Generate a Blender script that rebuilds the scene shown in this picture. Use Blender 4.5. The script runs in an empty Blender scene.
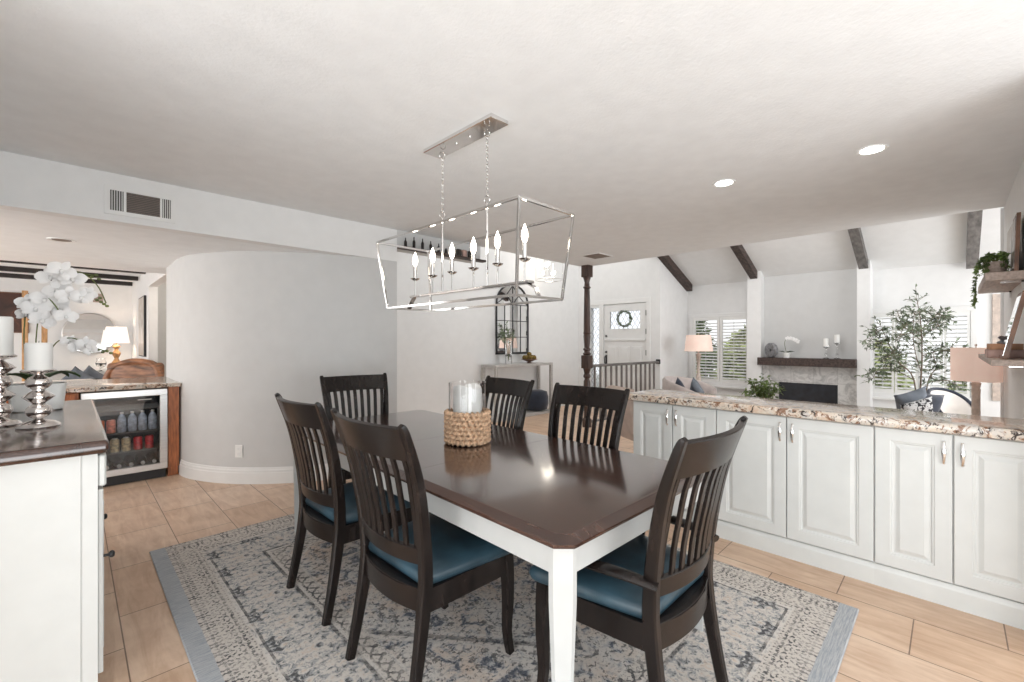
import bpy, bmesh, math, random
from mathutils import Vector, Matrix
random.seed(7)
SC = bpy.context.scene
COL = SC.collection
PI = math.pi
S2 = math.sqrt(2)
H = 1.32          # eye height
F = 440.0         # focal length in pixels of a 1024 wide frame

# ------------------------------------------------------------------ camera
cam_d = bpy.data.cameras.new('camera'); cam = bpy.data.objects.new('camera', cam_d)
COL.objects.link(cam); SC.camera = cam
cam_d.sensor_width = 36.0; cam_d.lens = 36.0 * F / 1024.0; cam_d.clip_start = 0.02
cam.location = (0, 0, H); cam.rotation_euler = (PI/2, 0, -PI/4)

# ------------------------------------------------------------------ world, light, exposure
w = bpy.data.worlds.new('world'); SC.world = w; w.use_nodes = True
bg = w.node_tree.nodes['Background']
bg.inputs['Color'].default_value = (0.97, 0.985, 1.0, 1); bg.inputs['Strength'].default_value = 1.2
SC.view_settings.view_transform = 'Standard'
SC.view_settings.look = 'None'; SC.view_settings.exposure = 0.0; SC.view_settings.gamma = 1.0
SC.view_settings.use_curve_mapping = False

def area(name, loc, target, sx, sy, watts, color=(1, 1, 1)):
    l = bpy.data.lights.new(name, 'AREA'); l.shape = 'RECTANGLE'; l.size = sx; l.size_y = sy
    l.energy = watts; l.color = color
    o = bpy.data.objects.new(name, l); COL.objects.link(o); o.location = loc
    o.rotation_euler = (Vector(target) - Vector(loc)).to_track_quat('-Z', 'Y').to_euler()
    return o
def point(name, loc, watts, r=0.03, color=(1, 0.9, 0.78)):
    l = bpy.data.lights.new(name, 'POINT'); l.energy = watts; l.shadow_soft_size = r; l.color = color
    o = bpy.data.objects.new(name, l); COL.objects.link(o); o.location = loc; return o
# unseen area lights added as fill to brighten the rooms and ceilings
area('fill_dining_left', (-2.35, 0.0, 0.75), (0.3, 0.8, 2.2), 3.0, 1.5, 92, (0.93, 0.975, 1))  # added fill from the unseen left side, tilted up to lift the ceiling
area('fill_dining_back', (0.8, -2.5, 0.85), (1.2, 0.4, 2.3), 3.6, 1.5, 108, (0.93, 0.975, 1))  # added fill behind the camera, aimed up at the ceiling
area('fill_living_side', (7.0, -2.6, 1.5), (7.0, 1.0, 1.2), 3.0, 2.2, 140, (0.98, 0.99, 1))  # added fill that keeps the living room bright from out of view
area('fill_foyer_overhead', (5.2, 4.9, 4.1), (5.2, 4.9, 0), 3.6, 1.2, 34, (1, 1, 0.99))  # added overhead fill for the foyer; no such window is built
area('fill_living_overhead', (6.6, 1.8, 3.05), (7.6, 1.8, 0), 1.6, 3.0, 75, (1, 0.99, 0.98))  # added overhead fill under the slope; the ceiling has no skylight
area('fill_kitchen_left', (-3.3, 5.5, 1.3), (0, 6.0, 1.2), 2.2, 1.7, 125, (1, 0.98, 0.96))  # added fill from out of view for the kitchen and left floor
area('fill_family_left', (-3.3, 9.6, 1.4), (0, 10.4, 1.2), 3.4, 1.8, 62, (1, 0.98, 0.96))  # added fill from out of view for the family room

# ------------------------------------------------------------------ projection helpers (world points at real distances)
def at(px, py, d):
    u = (px - 512) / F
    return Vector((d*(1+u)/S2, d*(1-u)/S2, H - (py-341)*d/F))

# ------------------------------------------------------------------ materials
class NT:
    def __init__(s, name):
        s.m = bpy.data.materials.new(name); s.m.use_nodes = True
        s.t = s.m.node_tree; s.n = s.t.nodes; s.b = s.n['Principled BSDF']; s.l = s.t.links
        s.tc = s.n.new('ShaderNodeTexCoord')
    def set(s, k, v):
        if isinstance(v, bpy.types.NodeSocket): s.l.new(v, s.b.inputs[k])
        else: s.b.inputs[k].default_value = v if not (isinstance(v, tuple) and len(v) == 3) else (*v, 1)
    def link(s, a, sock):
        if isinstance(a, bpy.types.NodeSocket): s.l.new(a, sock)
        else: sock.default_value = a
    def M(s, op, a, b=None, c=None, clamp=False):
        n = s.n.new('ShaderNodeMath'); n.operation = op; n.use_clamp = clamp
        s.link(a, n.inputs[0])
        if b is not None: s.link(b, n.inputs[1])
        if c is not None: s.link(c, n.inputs[2])
        return n.outputs[0]
    def sep(s, v):
        n = s.n.new('ShaderNodeSeparateXYZ'); s.l.new(v, n.inputs[0]); return n.outputs
    def comb(s, x, y, z=0.0):
        n = s.n.new('ShaderNodeCombineXYZ')
        for i, a in enumerate((x, y, z)): s.link(a, n.inputs[i])
        return n.outputs[0]
    def noise(s, v, scale, detail=2.0, rough=0.5, dist=0.0):
        n = s.n.new('ShaderNodeTexNoise'); s.l.new(v, n.inputs['Vector'])
        n.inputs['Scale'].default_value = scale; n.inputs['Detail'].default_value = detail
        n.inputs['Roughness'].default_value = rough; n.inputs['Distortion'].default_value = dist
        return n.outputs[0]
    def voro(s, v, scale, feat='F1'):
        n = s.n.new('ShaderNodeTexVoronoi'); s.l.new(v, n.inputs['Vector']); n.feature = feat
        n.inputs['Scale'].default_value = scale; return n
    def scale(s, v, sc):
        n = s.n.new('ShaderNodeVectorMath'); n.operation = 'MULTIPLY'; s.l.new(v, n.inputs[0])
        n.inputs[1].default_value = sc; return n.outputs[0]
    def ramp(s, f, stops, const=False):
        n = s.n.new('ShaderNodeValToRGB'); s.l.new(f, n.inputs[0]); r = n.color_ramp
        if const: r.interpolation = 'CONSTANT'
        while len(r.elements) < len(stops): r.elements.new(0.5)
        for e, (p, c) in zip(r.elements, stops):
            e.position = p; e.color = (*c, 1) if len(c) == 3 else c
        return n.outputs[0]
    def mix(s, f, a, b):
        n = s.n.new('ShaderNodeMix'); n.data_type = 'RGBA'
        s.link(f, n.inputs[0])
        for k, v in ((6, a), (7, b)):
            if isinstance(v, bpy.types.NodeSocket): s.l.new(v, n.inputs[k])
            else: n.inputs[k].default_value = (*v, 1)
        return n.outputs[2]
    def bump(s, h, strength=0.2, dist=0.01):
        n = s.n.new('ShaderNodeBump'); s.l.new(h, n.inputs['Height'])
        n.inputs['Strength'].default_value = strength; n.inputs['Distance'].default_value = dist
        s.l.new(n.outputs[0], s.b.inputs['Normal'])

def simple(name, col, rough=0.5, metal=0.0, var=0.06, vs=8.0, bump=0.0, bs=120.0, coat=0.0, sheen=0.0, stretch=None, spec=None):
    t = NT(name); v = t.tc.outputs['Object']
    if stretch: v = t.scale(v, stretch)
    n = t.noise(v, vs, 3)
    a = tuple(max(0, c*(1-var*2)) for c in col); b = tuple(min(1, c*(1+var*2)) for c in col)
    t.set('Base Color', t.ramp(n, [(0.3, a), (0.7, b)]))
    t.set('Roughness', rough); t.set('Metallic', metal)
    if coat: t.set('Coat Weight', coat); t.set('Coat Roughness', 0.08)
    if sheen: t.set('Sheen Weight', sheen)
    if spec is not None: t.set('Specular IOR Level', spec)
    if bump: t.bump(t.noise(t.tc.outputs['Object'], bs, 3), bump, 0.004)
    return t.m
def glass(name, col=(1, 1, 1), rough=0.0, ior=1.45):
    t = NT(name); t.set('Base Color', col); t.set('Transmission Weight', 1.0)
    n = t.noise(t.tc.outputs['Object'], 3); t.set('Roughness', t.M('MULTIPLY', n, 0.02) if rough == 0 else rough)
    t.set('IOR', ior); return t.m
def emit(name, col, strength):
    t = NT(name); t.set('Base Color', col); t.set('Emission Color', col); t.set('Emission Strength', strength)
    t.set('Roughness', 0.4); return t.m

MT = {}
MT['grey_paint'] = simple('grey_wall_paint', (0.60, 0.60, 0.595), 0.75, bump=0.12, bs=90, var=0.01)
MT['white_paint'] = simple('white_wall_paint', (0.80, 0.80, 0.795), 0.75, bump=0.10, bs=90, var=0.01)
MT['ceiling'] = simple('textured_ceiling_paint', (0.85, 0.865, 0.875), 0.9, bump=0.5, bs=55, var=0.012)
MT['trim'] = simple('white_trim_gloss', (0.80, 0.80, 0.79), 0.35, var=0.01)
MT['cab'] = simple('cabinet_white_paint', (0.63, 0.64, 0.625), 0.38, var=0.015)
MT['tablewhite'] = simple('table_white_paint', (0.50, 0.505, 0.495), 0.35, var=0.02)
MT['chrome'] = simple('polished_nickel', (0.78, 0.77, 0.76), 0.08, 1.0, var=0.02)
MT['mercury'] = simple('mercury_silver', (0.80, 0.76, 0.74), 0.07, 1.0, var=0.10, vs=20)
MT['steel'] = simple('brushed_steel', (0.62, 0.61, 0.60), 0.28, 1.0, var=0.05, stretch=(1, 1, 40))
MT['black'] = simple('black_metal', (0.012, 0.012, 0.014), 0.4, var=0.1)
MT['darkwood'] = simple('espresso_chair_wood', (0.011, 0.0075, 0.0065), 0.27, var=0.25, vs=14, stretch=(2, 2, .6), coat=0.0, spec=.32)
MT['postwood'] = simple('dark_turned_wood', (0.052, 0.026, 0.018), 0.40, var=0.25, vs=12, stretch=(3, 3, .5), coat=0.2)
MT['beamwood'] = simple('dark_beam_wood', (0.055, 0.036, 0.030), 0.6, var=0.35, vs=10, stretch=(.5, 4, 4), bump=0.3, bs=60)
MT['greybeam'] = simple('weathered_grey_beam', (0.15, 0.138, 0.13), 0.6, var=0.2, vs=6, stretch=(.6, 4, 4), bump=0.1, bs=60)
MT['orangewood'] = simple('reddish_cabinet_wood', (0.42, 0.135, 0.045), 0.4, var=0.2, vs=10, stretch=(6, 6, .8), coat=0.2)
MT['goldwood'] = simple('golden_oak', (0.50, 0.27, 0.11), 0.4, var=0.15, vs=8, stretch=(5, 5, 1))
MT['baluster'] = simple('grey_baluster_paint', (0.20, 0.18, 0.17), 0.5, var=0.1)
MT['blackbeam'] = simple('black_beam_stain', (0.018, 0.012, 0.010), 0.5, var=0.2)
MT['shelfwood'] = simple('pale_taupe_wood', (0.42, 0.33, 0.28), 0.5, var=0.12, vs=10, stretch=(.6, 6, 6))
MT['greywood'] = simple('whitewashed_grey_wood', (0.50, 0.48, 0.46), 0.55, var=0.08, vs=10, stretch=(1, 6, 6))
MT['teal'] = simple('blue_leather', (0.028, 0.060, 0.082), 0.38, var=0.22, vs=6, bump=0.15, bs=150)
MT['candle'] = simple('white_wax', (0.86, 0.86, 0.84), 0.45, var=0.01)
MT['rope'] = simple('natural_rope', (0.60, 0.40, 0.26), 0.8, var=0.2, vs=60, bump=0.5, bs=300)
MT['white_ceramic'] = simple('white_ceramic', (0.82, 0.82, 0.80), 0.3, var=0.01)
MT['grey_ceramic'] = simple('grey_textured_ceramic', (0.22, 0.22, 0.23), 0.6, var=0.2, vs=25, bump=0.4, bs=60)
MT['petal'] = simple('orchid_petal', (0.88, 0.87, 0.86), 0.5, var=0.01)
MT['leaf'] = simple('dark_leaf', (0.045, 0.085, 0.03), 0.4, var=0.3, vs=12)
MT['oliveleaf'] = simple('olive_leaf', (0.15, 0.19, 0.12), 0.55, var=0.4, vs=12)
MT['greenleaf'] = simple('fresh_green_leaf', (0.14, 0.21, 0.06), 0.5, var=0.35, vs=12)
MT['gardenleaf'] = simple('sunlit_garden_leaf', (0.50, 0.56, 0.28), 0.6, var=0.4, vs=2)  # pale tone puts the overexposed daylight into the leaf colour
MT['bark'] = simple('olive_bark', (0.16, 0.12, 0.085), 0.8, var=0.25, vs=20, bump=0.5, bs=80)
MT['stem'] = simple('green_stem', (0.12, 0.15, 0.04), 0.5, var=0.2)
MT['pinkshade'] = simple('blush_linen_shade', (0.84, 0.66, 0.58), 0.8, var=0.03, bump=0.2, bs=300)
_b = MT['pinkshade'].node_tree.nodes['Principled BSDF']; _b.inputs['Emission Color'].default_value = (1, .70, .58, 1); _b.inputs['Emission Strength'].default_value = .22
MT['taupe_lamp'] = simple('taupe_lamp_base', (0.56, 0.47, 0.41), 0.35, var=0.1, vs=20)
MT['navy'] = simple('navy_velvet', (0.016, 0.022, 0.040), 0.8, var=0.2, bump=0.3, bs=200, sheen=0.3)
MT['greyfab'] = simple('grey_blue_fabric', (0.16, 0.18, 0.21), 0.85, var=0.12, bump=0.3, bs=200)
MT['beigefab'] = simple('beige_linen', (0.58, 0.48, 0.42), 0.85, var=0.06, bump=0.3, bs=200)
MT['creamfab'] = simple('cream_fabric', (0.76, 0.72, 0.68), 0.85, var=0.04, bump=0.3, bs=200)
MT['tuftfab'] = simple('warm_grey_tufted_fabric', (0.48, 0.42, 0.40), 0.85, var=0.06, bump=0.3, bs=200)
MT['brownleather'] = simple('brown_leather', (0.24, 0.11, 0.055), 0.4, var=0.35, vs=5, stretch=(3, 1, 4))
MT['mirror'] = simple('mirror_glass', (0.86, 0.87, 0.87), 0.02, 1.0, var=0.01)
MT['glass'] = glass('clear_glass')
MT['shutter'] = simple('shutter_white', (0.82, 0.82, 0.80), 0.4, var=0.01)
MT['firebox'] = simple('soot_black', (0.010, 0.012, 0.018), 0.35, var=0.3)
MT['book_rose'] = simple('rose_book_cover', (0.46, 0.30, 0.26), 0.6, var=0.1)
MT['book_tan'] = simple('tan_book_cover', (0.42, 0.21, 0.11), 0.6, var=0.15)
MT['paper'] = simple('paper', (0.75, 0.71, 0.64), 0.8, var=0.05)
MT['plate'] = simple('switch_plate', (0.84, 0.84, 0.82), 0.3, var=0.01)
MT['ventdark'] = simple('vent_shadow_metal', (0.10, 0.095, 0.09), 0.6)
MT['ventbrown'] = simple('brown_vent_metal', (0.22, 0.17, 0.14), 0.6)
MT['can_orange'] = simple('orange_can', (0.72, 0.18, 0.05), 0.3, var=0.25, vs=40)
MT['can_pink'] = simple('pink_can', (0.75, 0.25, 0.17), 0.3, var=0.2, vs=40)
MT['can_red'] = simple('red_can', (0.55, 0.03, 0.04), 0.3, var=0.2, vs=40)
MT['bottle_clear'] = simple('water_bottle_plastic', (0.42, 0.47, 0.55), 0.15, var=0.2, vs=30)
MT['bottle_tan'] = simple('tan_label_jar', (0.55, 0.46, 0.30), 0.35, var=0.25, vs=40)
MT['bottle_dark'] = simple('dark_wine_glass', (0.035, 0.03, 0.028), 0.12, var=0.2)
MT['label_white'] = simple('white_label', (0.75, 0.73, 0.70), 0.5)
MT['artframe_brown'] = simple('brown_frame', (0.16, 0.075, 0.04), 0.4, var=0.2)
MT['fruit'] = simple('moss_ball', (0.20, 0.13, 0.03), 0.9, var=0.4, vs=30, bump=0.6, bs=80)
MT['bulb'] = emit('candle_bulb_glow', (1.0, 0.90, 0.74), 14)
MT['downlight'] = emit('downlight_glow', (1.0, 0.97, 0.92), 9)
MT['litshade'] = emit('lit_lamp_shade', (1.0, 0.90, 0.82), 0.75)

def m_table():
    t = NT('walnut_table_top'); v = t.scale(t.tc.outputs['Object'], (14, 1.2, 14))
    n = t.noise(v, 1.6, 5, 0.6, 0.6)
    t.set('Base Color', t.ramp(n, [(0.3, (0.030, 0.013, 0.009)), (0.7, (0.070, 0.032, 0.022))]))
    t.set('Roughness', t.M('MULTIPLY_ADD', t.noise(t.tc.outputs['Object'], 4, 3), 0.10, 0.13))
    t.set('Coat Weight', 0.7); t.set('Coat Roughness', 0.10)
    t.bump(n, 0.03, 0.002); return t.m
MT['table'] = m_table()
MT['sidetop'] = MT['table']
def m_tile(base=(0.57, 0.385, 0.25)):
    t = NT('travertine_floor_tile'); g = t.n.new('ShaderNodeNewGeometry')
    x, y, z = t.sep(g.outputs['Position'])
    v = t.comb(t.M('SUBTRACT', y, 0.128), t.M('SUBTRACT', x, 0.16))
    b = t.n.new('ShaderNodeTexBrick'); t.l.new(v, b.inputs['Vector'])
    for k, val in (('Scale', 1), ('Mortar Size', 0.0028), ('Mortar Smooth', 0.2), ('Bias', 0.0), ('Brick Width', 0.597), ('Row Height', 0.333)):
        b.inputs[k].default_value = val
    b.offset = 0.5
    b.inputs['Color1'].default_value = (0.63, 0.44, 0.305, 1); b.inputs['Color2'].default_value = (0.72, 0.545, 0.41, 1)
    b.inputs['Mortar'].default_value = (0.23, 0.15, 0.10, 1)
    vein = t.noise(t.comb(t.M('MULTIPLY', y, 1.2), t.M('MULTIPLY', x, 7.0)), 2.2, 5, 0.6, 1.2)
    blot = t.noise(g.outputs['Position'], 5, 4, 0.6)
    f = t.M('ADD', t.M('MULTIPLY', vein, 0.6), t.M('MULTIPLY', blot, 0.4))
    tint = t.ramp(f, [(0.38, (0.80, 0.72, 0.66)), (0.62, (1.06, 1.07, 1.08))])
    mm = t.n.new('ShaderNodeMix'); mm.data_type = 'RGBA'; mm.blend_type = 'MULTIPLY'; mm.inputs[0].default_value = 1
    t.l.new(b.outputs['Color'], mm.inputs[6]); t.l.new(tint, mm.inputs[7])
    t.set('Base Color', mm.outputs[2]); t.set('Roughness', t.M('MULTIPLY_ADD', blot, 0.2, 0.28))
    t.bump(t.M('SUBTRACT', 1.0, b.outputs['Fac']), 0.35, 0.002); return t.m
MT['tile'] = m_tile()
MT['livingfloor'] = simple('living_room_wood_floor', (0.45, 0.36, 0.28), 0.4, var=0.1, stretch=(.5, 6, 1))
def m_granite():
    t = NT('speckled_granite'); v = t.tc.outputs['Object']
    big = t.noise(v, 9, 4, 0.65, 1.2); mid = t.noise(v, 55, 3, 0.6); vo = t.voro(v, 70)
    c = t.ramp(big, [(0.36, (0.60, 0.45, 0.34)), (0.5, (0.66, 0.58, 0.49)), (0.62, (0.58, 0.54, 0.50))])
    c2 = t.mix(t.ramp(t.noise(v, 14, 5, 0.7, 1.5), [(0.535, (0, 0, 0)), (0.58, (1, 1, 1))]), c, (0.24, 0.13, 0.08))
    c3 = t.mix(t.ramp(t.noise(v, 24, 5, 0.75, 1.0), [(0.56, (0, 0, 0)), (0.60, (1, 1, 1))]), c2, (0.03, 0.022, 0.02))
    c4 = t.mix(t.ramp(mid, [(0.6, (0, 0, 0)), (0.72, (1, 1, 1))]), c3, (0.80, 0.76, 0.72))
    t.set('Base Color', c4); t.set('Roughness', 0.09); return t.m
MT['granite'] = m_granite()
def m_rug():
    t = NT('faded_oriental_rug'); o = t.tc.outputs['Object']; x, y, z = t.sep(o)
    ax, ay = t.M('ABSOLUTE', x), t.M('ABSOLUTE', y)
    ex, ey = t.M('SUBTRACT', 1.19, ax), t.M('SUBTRACT', 1.605, ay)
    d = t.M('MINIMUM', ex, ey)
    side = t.M('LESS_THAN', ex, ey)                       # 1 on long sides
    along = t.M('ADD', t.M('MULTIPLY', side, y), t.M('MULTIPLY', t.M('SUBTRACT', 1.0, side), x))
    warp = t.M('MULTIPLY', t.M('SUBTRACT', t.noise(o, 22, 3), 0.5), 0.016)
    d = t.M('ADD', d, t.M('MULTIPLY', warp, 0.6))
    pp = t.M('PINGPONG', along, 0.14); pps = t.M('PINGPONG', along, 0.035)
    nb = t.noise(t.comb(pp, d, 1.3), 23, 3.5, 0.68, 0.8)     # big border motifs
    ns = t.noise(t.comb(pps, d, 4.1), 62, 2, 0.5)           # small border motifs
    wob = t.M('MULTIPLY', t.M('SUBTRACT', t.noise(o, 7, 2), 0.5), 0.05)
    dia = t.M('ADD', t.M('MULTIPLY', ax, 1.25), ay)
    fx = t.M('ADD', t.M('PINGPONG', ax, 0.33), wob); fy = t.M('ADD', t.M('PINGPONG', ay, 0.41), wob)
    nf = t.noise(t.comb(fx, fy, 7.7), 17, 4, 0.62, 0.8)
    nf2 = t.noise(t.comb(fx, fy, 2.7), 42, 3, 0.6, 0.4)
    fade = t.noise(o, 3.0, 4, 0.6); grit = t.noise(o, 60, 3, 0.75)
    streak = t.noise(t.scale(o, (3, 45, 1)), 4, 3, 0.7)
    cream, tan = (0.64, 0.60, 0.56), (0.60, 0.48, 0.39)
    blue, navy, ink = (0.20, 0.235, 0.275), (0.055, 0.068, 0.10), (0.045, 0.045, 0.05)
    def step(v, a, b): return t.ramp(v, [(a, (0, 0, 0)), (b, (1, 1, 1))])
    brk = step(t.noise(o, 13, 3, 0.6), 0.42, 0.58)
    base_f = t.mix(step(fade, 0.42, 0.62), cream, tan)
    base_f = t.mix(t.M('MULTIPLY', step(nf, 0.50, 0.60), 0.75), base_f, (0.34, 0.355, 0.38))
    field = t.mix(t.M('MULTIPLY', step(nf2, 0.555, 0.585), 0.75), base_f, ink)
    field = t.mix(t.M('MULTIPLY', step(nf, 0.60, 0.63), 0.8), field, navy)
    field = t.mix(t.M('MULTIPLY', step(t.noise(o, 20, 4, .6, 1.5), 0.58, 0.62), t.M('MULTIPLY_ADD', brk, 0.5, 0.1)), field, (0.12, 0.125, 0.14))
    lineK = t.M('PINGPONG', dia, 0.40)
    field = t.mix(t.M('MULTIPLY', t.M('LESS_THAN', lineK, 0.022), 0.55), field, ink)
    field = t.mix(t.M('MULTIPLY', t.M('LESS_THAN', t.M('ABSOLUTE', t.M('SUBTRACT', lineK, 0.05)), 0.012), 0.6), field, (0.66, 0.62, 0.58))
    bmain = t.mix(t.M('MULTIPLY', step(nb, 0.50, 0.53), 0.7), (0.62, 0.575, 0.53), (0.25, 0.27, 0.29))
    bmain = t.mix(t.M('MULTIPLY', step(nb, 0.58, 0.60), 0.85), bmain, ink)
    bmain = t.mix(t.M('MULTIPLY', step(t.noise(o, 34, 4, .65, 1.0), 0.57, 0.60), t.M('MULTIPLY_ADD', brk, 0.4, 0.0)), bmain, (0.12, 0.13, 0.15))
    bmain = t.mix(t.M('MULTIPLY', step(t.M('SUBTRACT', 1.0, nb), 0.60, 0.62), 0.7), bmain, tan)
    bsm = t.mix(t.M('MULTIPLY', step(ns, 0.53, 0.56), t.M('MULTIPLY_ADD', brk, 0.5, 0.38)), (0.60, 0.55, 0.50), ink)
    c = t.mix(t.M('LESS_THAN', d, 0.60), field, bsm)
    c = t.mix(t.M('LESS_THAN', d, 0.505), c, bmain)
    c = t.mix(t.M('LESS_THAN', d, 0.23), c, bsm)
    for q, wd, cc in ((0.505, .010, ink), (0.52, .008, (0.66, .62, .58)), (0.60, .007, (0.66, .62, .58)), (0.235, .008, (0.66,.62,.58)), (0.25, .006, ink)):
        c = t.mix(t.M('MULTIPLY', t.M('LESS_THAN', t.M('ABSOLUTE', t.M('SUBTRACT', d, q)), wd), t.M('MULTIPLY', t.ramp(t.noise(o, 9, 3), [(.40, (.1, .1, .1)), (.55, (1, 1, 1))]), 0.75)), c, cc)
    wear = t.M('MULTIPLY', step(grit, 0.50, 0.62), 0.42)
    c = t.mix(wear, c, (0.60, 0.57, 0.54))
    c = t.mix(t.M('MULTIPLY', step(t.M('SUBTRACT', 1.0, grit), 0.55, 0.60), 0.35), c, (0.10, 0.105, 0.12))
    band = t.mix(step(streak, 0.4, 0.62), (0.33, 0.35, 0.38), (0.48, 0.485, 0.49))
    de = t.M('MINIMUM', t.M('ADD', x, 1.19), t.M('ADD', y, 1.605))
    c = t.mix(t.M('LESS_THAN', t.M('ADD', de, t.M('MULTIPLY', warp, .5)), 0.075), c, band)
    t.set('Base Color', c); t.set('Roughness', 0.95); t.set('Specular IOR Level', 0.1)
    t.bump(t.M('ADD', grit, t.M('MULTIPLY', nf2, 0.5)), 0.5, 0.004); return t.m
MT['rug'] = m_rug()
def m_stone():
    t = NT('marble_fireplace_tile'); g = t.n.new('ShaderNodeNewGeometry'); x, y, z = t.sep(g.outputs['Position'])
    b = t.n.new('ShaderNodeTexBrick'); t.l.new(t.comb(y, z), b.inputs['Vector'])
    for k, val in (('Scale', 1), ('Mortar Size', 0.003), ('Brick Width', 0.32), ('Row Height', 0.32)): b.inputs[k].default_value = val
    b.offset = 0; b.inputs['Color1'].default_value = (0.56, 0.55, 0.54, 1); b.inputs['Color2'].default_value = (0.66, 0.65, 0.63, 1); b.inputs['Mortar'].default_value = (0.36, 0.35, 0.34, 1)
    n = t.noise(g.outputs['Position'], 7, 5, 0.7, 1.5)
    t.set('Base Color', t.mix(t.ramp(n, [(0.45, (0, 0, 0)), (0.65, (1, 1, 1))]), b.outputs['Color'], (0.36, 0.355, 0.35)))
    t.set('Roughness', 0.3); return t.m
MT['stone'] = m_stone()
def m_pattern(name, a, b, scale, thr=0.52):
    t = NT(name); n = t.noise(t.tc.outputs['Object'], scale, 2, 0.5, 1.0)
    t.set('Base Color', t.ramp(n, [(thr, a), (thr+.02, b)])); t.set('Roughness', 0.85); return t.m
MT['monogram'] = m_pattern('black_white_patterned_fabric', (0.6, 0.6, 0.6), (0.03, 0.03, 0.035), 30)
def m_art(name, stops, scale, stretch=(1, 1, 1)):
    t = NT(name); n = t.noise(t.scale(t.tc.outputs['Object'], stretch), scale, 4, 0.6, 0.8)
    t.set('Base Color', t.ramp(n, stops)); t.set('Roughness', 0.3); return t.m
MT['art_brown'] = m_art('brown_artwork', [(0.3, (0.03, 0.012, 0.008)), (0.55, (0.07, 0.025, 0.015)), (0.8, (0.45, 0.16, 0.06))], 1.8, (1, 1, 1.6))
MT['art_pale'] = m_art('pale_abstract_artwork', [(0.3, (0.65, 0.63, 0.60)), (0.5, (0.42, 0.36, 0.30)), (0.7, (0.75, 0.74, 0.72))], 3)
MT['art_dim'] = m_art('dim_photo_print', [(0.35, (0.05, 0.045, 0.04)), (0.5, (0.25, 0.20, 0.17)), (0.65, (0.45, 0.42, 0.40))], 9)
def m_leaded():
    t = NT('leaded_frosted_glass'); g = t.n.new('ShaderNodeNewGeometry'); x, y, z = t.sep(g.outputs['Position'])
    a = t.M('PINGPONG', t.M('ADD', y, t.M('MULTIPLY', z, 0.6)), 0.05); b = t.M('PINGPONG', t.M('SUBTRACT', y, t.M('MULTIPLY', z, 0.6)), 0.05)
    ln = t.M('MULTIPLY', t.M('LESS_THAN', t.M('MINIMUM', a, b), 0.004), 0.4)
    t.set('Base Color', t.mix(ln, (0.95, 0.97, 1.0), (0.12, 0.12, 0.13)))
    t.set('Transmission Weight', t.M('SUBTRACT', 1.0, ln)); t.set('Roughness', 0.25); t.set('IOR', 1.1); return t.m
MT['leaded'] = m_leaded()

# ------------------------------------------------------------------ mesh builder
def catmull(pts, n=4):
    pts = [Vector(p) for p in pts]
    if len(pts) < 3 or n < 2: return pts
    out = []
    for i in range(len(pts)-1):
        p0 = pts[max(i-1, 0)]; p1 = pts[i]; p2 = pts[i+1]; p3 = pts[min(i+2, len(pts)-1)]
        for k in range(n):
            s = k/n
            out.append(0.5*((2*p1)+(p2-p0)*s+(2*p0-5*p1+4*p2-p3)*s*s+(3*p1-p0-3*p2+p3)*s**3))
    out.append(pts[-1]); return out
def lerp(a, b, s): return a+(b-a)*s
def rrect(x0, x1, y0, y1, r, n=4):
    out = []
    for cx, cy, a0 in ((x1-r, y0+r, -PI/2), (x1-r, y1-r, 0), (x0+r, y1-r, PI/2), (x0+r, y0+r, PI)):
        for k in range(n+1):
            a = a0+k*PI/2/n; out.append((cx+r*math.cos(a), cy+r*math.sin(a)))
    return out
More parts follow.
